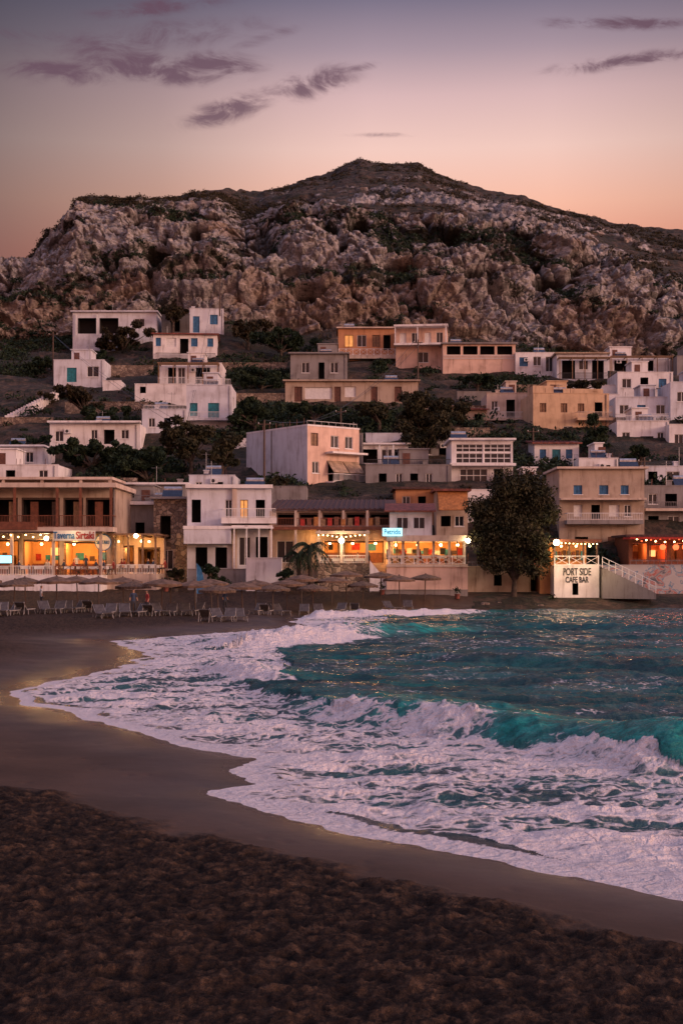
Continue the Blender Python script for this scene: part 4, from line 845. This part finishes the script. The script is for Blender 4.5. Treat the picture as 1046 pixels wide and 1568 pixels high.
# ---------------------------------------------------------------- umbrellas + loungers
STRAW=plain('woven_straw_canopy',(.14,.09,.06),.95,.5,sc=6)
def umb(px,d_,h=2.3,r=1.35,mat=CANV):
    x=(px-CX)/F*d_;g=Grp('beach_umbrella',(x,d_,gz(x,d_)-.05),random.uniform(0,3));tx,ty=random.uniform(-.1,.1),random.uniform(-.1,.1)
    g.cyl('pole',WOOD,(0,0,0),(tx,ty,h),.045,n=6)
    n=12;R=[(.02,0.),(r*.5,-.14),(r,-.34),(r*1.0,-.46)];vs=[]
    for rr,zz in R:
        for i in range(n):
            a=2*math.pi*i/n;k=1+(.03 if i%2 else 0);vs.append((tx+rr*k*math.cos(a),ty+rr*k*math.sin(a),h+.1+zz+(.0 if i%2 else -.03)*(rr>.5)-(random.uniform(0,.08) if zz<-.4 else 0)))
    fs=[[j*n+i,j*n+(i+1)%n,(j+1)*n+(i+1)%n,(j+1)*n+i] for j in range(3) for i in range(n)];g.add('canopy',mat,vs,fs)
    for i in range(0,n,2):
        a=2*math.pi*i/n;g.cyl('ribs',WOOD,(tx,ty,h+.02),(tx+r*.96*math.cos(a),ty+r*.96*math.sin(a),h-.30),.015,n=4)
    g.ball('finial',WOOD,(tx,ty,h+.13),.06,6);g.build(True)
LM=plain('lounger_mesh',(.08,.07,.07),.8);LF=plain('lounger_frame',(.30,.28,.27),.5)
def lounger(px,d_,yaw):
    x=(px-CX)/F*d_;g=Grp('sun_lounger',(x,d_,gz(x,d_)-.03),yaw)
    g.box('bed',LM,-.3,.3,-1.,.35,.32,.37);g.hexa('backrest',LM,[(-.3,.36,.32),(.3,.36,.32),(.3,.95,.78),(-.3,.95,.78),(-.3,.33,.37),(.3,.33,.37),(.3,.92,.83),(-.3,.92,.83)])
    for a in(-.33,.33):
        g.box('frame',LF,a-.025,a+.025,-1.02,.4,.3,.36);g.cyl('frame',LF,(a,.38,.33),(a,.98,.82),.025,n=5)
        for y in(-.85,.15): g.cyl('frame',LF,(a,y,.3),(a*1.15,y+(.12 if y>0 else -.12),0),.025,n=5)
        g.cyl('frame',LF,(a,.75,.62),(a,.95,.0),.022,n=5)
    g.build(True)
for i,(px,d_) in enumerate([(22,86),(-30,88),(88,88),(40,95),(120,97),(152,87),(205,89),(190,97),(248,87),(262,96),(300,89),(325,96),(335,86),(372,92),(392,98),(418,96),(440,101),(462,103),(480,100),(508,104),(530,106),(556,104),(583,107),(612,106),(650,107.5)]):
    umb(px,d_,2.15+.12*((i*7)%3),1.25+.08*((i*5)%3),UMBC if i%3 else STRAW)
for i,px in enumerate([-12,4,20,38,72,90,104,120,140,158,168,192,214,232,245,262,285,300,318,338,352,368,395,408,430,466,490,520,545,600,625]):
    d_=(81+((i*37)%9)) if px<390 else float(np.interp(px,[390,640],[94,105]));lounger(px,d_,(0,.2,-.25,3.0,.5)[i%5])
for px,d_,yw,k in((205,84,.5,0),(226,84.5,-1,2),(64,91,2,1),(345,93,1,0)):
    x=(px-CX)/F*d_;person(x,d_,gz(x,d_),yw,'stand',k)
x=(301-CX)/F*103
g=Grp('feather_flag',(x,103,gz(x,103)));g.cyl('pole',METAL,(0,0,0),(0,0,3.1),.03,n=6)
vs=[];
for i in range(9):
    t_=i/8;vs+= [(0,0,.7+2.4*t_),(.62*(math.sin(math.pi*min(1,.35+t_*.62)))**.6 if t_<1 else .05,.06*math.sin(4*t_),.75+2.35*t_)]
g.add('flag',BLUE,vs,[[2*i,2*i+1,2*i+3,2*i+2] for i in range(8)]);g.build(True)
# ---------------------------------------------------------------- poles
def pole(px,py0,py1,d_,wires=None):
    X_,Y_,z1_=P(px,py0,d_);z0_=P(px,py1,d_)[2]-1.5;g=Grp('utility_pole',(X_,Y_,z0_));h=z1_-z0_
    g.cyl('shaft',WOOD,(0,0,0),(0,0,h),.13,.09,8);g.box('crossarm',WOOD,-.7,.7,-.06,.06,h-.5,h-.4)
    for q in(-.6,0,.6): g.cyl('insulators',WHT,(q,0,h-.4),(q,0,h-.25),.04,n=6)
    if wires:
        tx,ty,tz=P(*wires);e=Vector((tx-X_,ty-Y_,tz-z0_))
        for q in(-.6,.6):
            pr=Vector((q,0,h-.25))
            for i in range(1,13):
                t_=i/12;pt_=Vector((q,0,h-.25)).lerp(e,t_);pt_.z-=1.6*4*t_*(1-t_)*.5;g.cyl('wires',BLACK,pr,pt_,.022,n=3);pr=pt_
    g.build()
pole(405,643,745,137,(285,652,150));pole(285,652,735,150,(82,512,200));pole(82,508,585,198);pole(337,418,470,214,(285,652,150));pole(522,625,700,162,(405,643,137));pole(816,655,720,152,(985,700,150));pole(986,700,760,140);pole(1012,590,650,176);pole(640,520,600,190,(522,625,162))
# ---------------------------------------------------------------- vegetation
def leafobj(name,C,size,mats,loc=(0,0,0),extra=None):
    n=len(C);a=rng.normal(size=(n,3));a/=np.linalg.norm(a,axis=1)[:,None];r=rng.normal(size=(n,3));b_=np.cross(a,r);b_/=np.linalg.norm(b_,axis=1)[:,None]
    sz=(size*rng.uniform(.6,1.3,n))[:,None] if np.ndim(size) else size*rng.uniform(.6,1.3,(n,1))
    V=np.stack([C-a*sz,C+b_*sz*.45,C+a*sz,C-b_*sz*.45],1).reshape(-1,3)
    me=bpy.data.meshes.new(name);fs=np.arange(4*n).reshape(-1,4)
    vl=V.tolist();fl=fs.tolist();mi=[0]*n
    if extra:
        o=len(vl);vl+=extra[0];fl+=[[i+o for i in f] for f in extra[1]];mi+=[1]*len(extra[1])
    me.from_pydata(vl,[],fl)
    for m in mats: me.materials.append(m)
    me.polygons.foreach_set('material_index',mi);me.update();o=bpy.data.objects.new(name,me);o.location=loc;link(o);return o
def tree(name,px,pyb,d_,wpx,pytop,crown_b,mat=LEAF,nl=9000,size=.22,ncl=34,seed=1,lobes=None):
    R=random.Random(seed);X_,Y_,zb_=P(px,pyb,d_);sc=d_/F;Hh=(pyb-pytop)*sc;w=wpx*sc/2;cb=(pyb-crown_b)*sc
    g=Grp('t');g.cyl('trunk',BARK,(0,0,-1),(.1,0,max(.6,cb)),.28,.2,9)
    cl=[]
    cz=(cb+Hh)/2;hz=(Hh-cb)/2
    # the crown is a few big uneven boughs, each made of clumps
    lobes=lobes or [(R.uniform(-.55,.55),R.uniform(-.4,.4),R.uniform(-.55,.55),R.uniform(.38,.6)) for _ in range(6)]
    for i in range(ncl):
        lx,ly,lz,lr=lobes[i%len(lobes)]
        while True:
            p=Vector((R.uniform(-1,1),R.uniform(-1,1),R.uniform(-1,1)))
            if p.length<1 and p.length>.3: break
        c=Vector(((lx+p.x*lr)*w,(ly+p.y*lr)*w*.8,cz+(lz+p.z*lr*.9)*hz));cl.append((c,R.uniform(.10,.26)*min(w,hz)*1.1))
    for c,r in cl[:14]:
        m=Vector((c.x*.4,c.y*.4,max(.6,cb)+(c.z-cb)*.45));g.cyl('limbs',BARK,(.1,0,max(.5,cb*.8)),m,.13,.08,6);g.cyl('limbs',BARK,m,c,.08,.03,5)
    L=[];tot=sum(r*r for _,r in cl)
    for c,r in cl:
        per=int(nl*r*r/tot)+20
        v=rng.normal(size=(per,3));v/=np.linalg.norm(v,axis=1)[:,None];rr=rng.uniform(.2,1.4,(per,1))**.8
        L.append(np.array(c)+v*rr*r*np.array([1.2,1.1,.8]))
    ex=([],[])
    for p_ in g.parts.values():
        o=len(ex[0]);ex[0].extend([tuple(v) for v in p_[0]]);ex[1].extend([[i+o for i in f] for f in p_[1]])
    leafobj(name,np.concatenate(L),size,[mat,BARK],loc=(X_,Y_,zb_),extra=ex)
tree('tamarisk_tree',786,902,110.5,128,722,888,LEAF,34000,.16,130,2,
     lobes=[(-.42,0,-.1,.5),(.3,.1,.55,.42),(-.15,-.2,.6,.38),(.5,0,.05,.48),(-.5,.1,-.58,.4),(.35,-.2,-.5,.48),(0,0,0,.5),(.68,0,.35,.26),(-.7,0,.25,.26)])
tree('tamarisk_tree',648,705,152,112,598,690,LEAF,11000,.25,48,3)
tree('tamarisk_tree',292,720,146,92,640,706,LEAF,9000,.24,40,4)
tree('tamarisk_tree',338,735,140,60,662,720,LEAF,6000,.24,30,5)
tree('olive_tree',140,722,146,130,668,715,LEAFG,9000,.24,44,6)
tree('olive_tree',225,742,142,110,676,735,LEAFG,8000,.24,40,16)
tree('olive_tree',188,545,212,100,492,538,SHR,6000,.3,34,7)
tree('olive_tree',918,700,152,44,634,690,LEAFG,4000,.22,24,8)
tree('olive_tree',700,660,166,70,605,655,LEAF,5000,.25,28,9)
tree('olive_tree',265,500,213,50,466,495,SHR,3000,.3,22,10)
tree('olive_tree',430,545,206,110,500,540,LEAFG,7000,.3,40,11)
tree('olive_tree',390,660,160,70,600,655,LEAFG,5000,.26,28,12)
tree('olive_tree',480,650,163,80,615,645,LEAFG,5000,.26,28,17)
tree('olive_tree',580,655,163,80,612,648,LEAF,5000,.26,28,18)
tree('olive_tree',978,720,144,36,676,712,LEAFG,2500,.22,20,13)
tree('olive_tree',130,640,170,90,585,632,SHR,5000,.26,28,14)
tree('olive_tree',62,630,178,60,600,624,SHR,3000,.26,22,15)
tree('olive_tree',432,760,131,60,728,752,LEAF,3500,.2,22,19)
tree('olive_tree',742,880,118,40,800,860,LEAF,3500,.2,22,20)
tree('olive_tree',150,560,205,60,532,556,LEAFG,2500,.28,22,24)
tree('olive_tree',400,600,186,80,560,596,LEAFG,3500,.28,26,25)
tree('olive_tree',730,600,186,60,572,596,LEAFG,2500,.28,22,26)
tree('olive_tree',885,610,182,80,582,606,LEAF,3000,.28,24,27)
tree('olive_tree',590,575,200,40,540,570,LEAFG,2000,.28,18,28)
tree('olive_tree',960,760,134,60,728,756,LEAFG,3000,.2,22,29)
tree('olive_tree',40,700,150,80,668,696,LEAFG,4000,.24,26,30)
tree('olive_tree',820,800,124,50,760,790,LEAFG,3500,.2,22,31)
tree('olive_tree',170,660,164,90,618,655,LEAFG,5000,.26,30,32)
tree('olive_tree',60,585,200,80,545,580,LEAFG,4000,.3,26,33)
tree('olive_tree',380,530,212,80,488,524,SHR,4000,.3,28,34)
tree('olive_tree',540,706,152,60,668,700,LEAFG,3500,.24,24,35)
tree('garden_bush',322,896,109,50,862,893,LEAFG,2500,.16,18,21)
tree('garden_bush',268,896,110,36,868,893,LEAF,2000,.16,16,22)
tree('garden_bush',436,896,109,30,868,893,LEAFG,1500,.16,14,23)
def palm(px,pyb,pyt,d_,L=1.7):
    X_,Y_,z_=P(px,pyb,d_);g=Grp('palm_tree',(X_,Y_,z_));h=(pyb-pyt)*d_/F
    for i in range(8):
        a=i/8*h;g.cyl('trunk',BARK,(0,0,a),(0,0,a+h/8),.2,.16,8)
    R=random.Random(4)
    for i in range(28):
        az=2*math.pi*i/28*1.9;el=R.uniform(-.1,1.25);pr=Vector((0,0,h))
        for k in range(1,8):
            t_=k/7;r=L*t_*math.cos(el*.6);pt_=Vector((r*math.cos(az),r*math.sin(az),h+L*(math.sin(el)*t_-1.0*t_*t_*.9)))
            g.cyl('fronds',LEAFG,pr,pt_,.02,n=3);sd=Vector((-math.sin(az),math.cos(az),0))
            for s_ in(-1,1):
                tip=pt_+sd*s_*.42*(1.1-t_*.6)+Vector((0,0,-.22));q=(pt_-pr)*.8
                g.quad('fronds',LEAFG,pr,pr+q*.35,tip+q*.2)
                g.quad('fronds',LEAFG,pr+q*.6,pt_,tip+q*.8)
            pr=pt_
    g.build(True)
palm(475,900,838,109.5,2.0);palm(458,900,850,110,1.5)
hx=Xm.ravel();hy=Yd.ravel();hz_=Zd.ravel();cvv=cav.ravel();dmr=Dm.ravel();pxr=px2.ravel()
dens=fbm(Xm/12,Dm/10,0,3,900).ravel();rif=np.broadcast_to(ri,Dm.shape).ravel();vnr=vn.ravel()
ok=(pxr>-250)&(pxr<1300)&(dmr<np.broadcast_to(dr,Dm.shape).ravel()+2)
lowz=(dmr>120)&(dmr<226)&ok;cl_=(dmr>=226)&(dmr<np.broadcast_to(dc,Dm.shape).ravel())&ok&((vnr>.56)|((rif>i_l0-8)&(rif<i_l1+8)));up=(dmr>=np.broadcast_to(dc,Dm.shape).ravel())&ok
def blocked(x,y):
    for cx,cy,a,b_,yw in foot:
        dx,dy=x-cx,y-cy;c,s_=math.cos(yw),math.sin(yw)
        if abs(dx*c+dy*s_)<a and abs(-dx*s_+dy*c)<b_: return True
    return False
def scat(name,mask,n,smin,smax,per,thr,mat):
    CC=[];SS=[]
    idx=np.nonzero(mask)[0];pr=np.clip(dens[idx]-thr,0.02,1)**1.5;pr/=pr.sum();ch=rng.choice(idx,n,p=pr)
    for i in ch:
        x,y,z=hx[i],hy[i],hz_[i]
        if dmr[i]<226 and blocked(x,y): continue
        r=rng.uniform(smin,smax)*rng.uniform(.6,1);v=rng.normal(size=(per,3));v/=np.linalg.norm(v,axis=1)[:,None];v[:,2]=abs(v[:,2])*.75
        CC.append(np.array([x,y,z-.1])+v*r*rng.uniform(.4,1.1,(per,1)));SS.append(np.full(per,.16+.07*r))
    leafobj(name,np.concatenate(CC),np.concatenate(SS),[mat])
scat('village_shrubs',lowz,2600,.8,2.4,75,.42,LEAFG);scat('dry_village_shrubs',lowz,1500,.4,1.3,40,.40,SHR);scat('cliff_shrubs',cl_,1500,.5,1.7,45,.35,LEAFG);scat('hilltop_shrubs',up,3800,.4,1.4,30,.42,SHR)
# ---------------------------------------------------------------- world
SUN_AZ=math.radians(118);SUN_EL=math.radians(10)
sd=Vector((math.sin(SUN_AZ)*math.cos(SUN_EL),math.cos(SUN_AZ)*math.cos(SUN_EL),math.sin(SUN_EL)))
w=bpy.data.worlds.new('World');scene.world=w;w.use_nodes=True;nt=w.node_tree;bg=nt.nodes['Background']
tc=N(nt,'ShaderNodeTexCoord').outputs['Generated'];sp=N(nt,'ShaderNodeSeparateXYZ',{0:N(nt,'ShaderNodeVectorMath',{0:tc},operation='NORMALIZE').outputs[0]});x_,y_,z_=sp.outputs
def L(r,g,b_): return tuple(((c/255)/12.92 if c/255<.04045 else ((c/255+.055)/1.055)**2.4) for c in(r,g,b_))
skc=RAMP(nt,z_,[(0.,L(150,80,70)),(.17,L(214,118,92)),(.225,L(240,152,120)),(.262,L(250,186,158)),(.30,L(243,200,186)),(.335,L(218,180,178)),(.365,L(168,144,154)),(.395,L(122,110,128)),(.46,L(118,116,146)),(.65,L(150,150,186)),(1.,L(160,164,204))])
az=M(nt,'DIVIDE',x_,M(nt,'MAXIMUM',y_,.05))
dk=RAMP(nt,M(nt,'ADD',az,.5),[(.0,.20),(.22,.26),(.36,.55),(.46,.88),(.52,1.),(.66,.98),(.78,.76),(1.,1.)])
front=MR(nt,y_,.2,.6)
skc=MIX(nt,M(nt,'MULTIPLY',front,MR(nt,z_,.7,.35)),skc,MIX(nt,1.,skc,dk,'MULTIPLY'))
elv=M(nt,'DIVIDE',z_,M(nt,'MAXIMUM',y_,.05));cn=N(nt,'ShaderNodeCombineXYZ',{0:az,1:elv,2:0.})
tot=None
for px,py,sx,sy,k,am in((95,112,100,20,-.04,1.2),(235,104,130,24,-.05,1.3),(335,98,65,21,0,1.25),(350,168,72,21,.28,1.2),(440,132,52,18,.3,1.),(485,128,68,23,.22,1.2),(550,104,40,9,.2,.8),(965,92,120,12,.14,1.25),(945,35,115,11,0,1.1),(215,58,200,28,.1,.8),(240,12,110,14,.1,1.),(610,207,90,5,0,.7),(60,55,90,12,-.1,.75),(400,60,70,12,.3,.6)):
    cx_=(px-CX)/F;cz_=(HY-py)/F
    dx=M(nt,'SUBTRACT',az,cx_);dz=M(nt,'SUBTRACT',M(nt,'SUBTRACT',elv,cz_),M(nt,'MULTIPLY',dx,k))
    a_=M(nt,'DIVIDE',dx,sx/F);b_=M(nt,'DIVIDE',dz,sy/F)
    e=M(nt,'ADD',M(nt,'MULTIPLY',a_,a_),M(nt,'MULTIPLY',b_,b_))
    gss=M(nt,'MULTIPLY',M(nt,'EXPONENT',M(nt,'MULTIPLY',e,-1.)),am);tot=gss if tot is None else M(nt,'MAXIMUM',tot,gss)
mp=N(nt,'ShaderNodeMapping',{0:cn.outputs[0],3:(1,1.9,1)}).outputs[0]
cl1=NZ(nt,mp,24,8,.66,.7)
cm=MR(nt,M(nt,'MULTIPLY',tot,M(nt,'ADD',M(nt,'MULTIPLY',M(nt,'SUBTRACT',cl1,.5),4.2),.85)),.14,1.15)
cm=M(nt,'MULTIPLY',cm,M(nt,'MULTIPLY',front,.84))
skc=MIX(nt,cm,skc,L(98,62,74))
dt=N(nt,'ShaderNodeVectorMath',{0:tc,1:tuple(sd)},operation='DOT_PRODUCT').outputs['Value']
gl=M(nt,'POWER',M(nt,'MAXIMUM',dt,0.),3.)
glc=MIX(nt,1.,N(nt,'ShaderNodeCombineColor',{0:gl,1:gl,2:gl}).outputs[0],(1.6,.76,.54),'MULTIPLY')
skc=MIX(nt,MR(nt,y_,.75,.3),skc,MIX(nt,1.,skc,glc,'ADD'))
ns=N(nt,'ShaderNodeTexSky',sky_type='NISHITA',sun_disc=False,sun_elevation=SUN_EL,sun_rotation=SUN_AZ)
nm=MIX(nt,1.,ns.outputs[0],(.012,.012,.014),'MULTIPLY')
skc=MIX(nt,1.,skc,nm,'ADD')
nt.links.new(skc,bg.inputs[0]);bg.inputs[1].default_value=1.
sl=bpy.data.lights.new('sun','SUN');sl.energy=1.5;sl.angle=math.radians(12);sl.color=(1,.63,.48);so=bpy.data.objects.new('sun',sl);link(so)
so.rotation_euler=sd.to_track_quat('Z','Y').to_euler()
c=bpy.data.cameras.new('camera');co=bpy.data.objects.new('camera',c);link(co);co.location=(0,0,CZ);co.rotation_euler=(math.pi/2,0,0)
c.sensor_fit='VERTICAL';c.sensor_height=36;c.sensor_width=24;c.lens=F/1568*36;c.shift_y=76/1568;c.clip_end=9000
scene.camera=co
scene.view_settings.view_transform='Standard';scene.view_settings.look='None';scene.view_settings.exposure=0
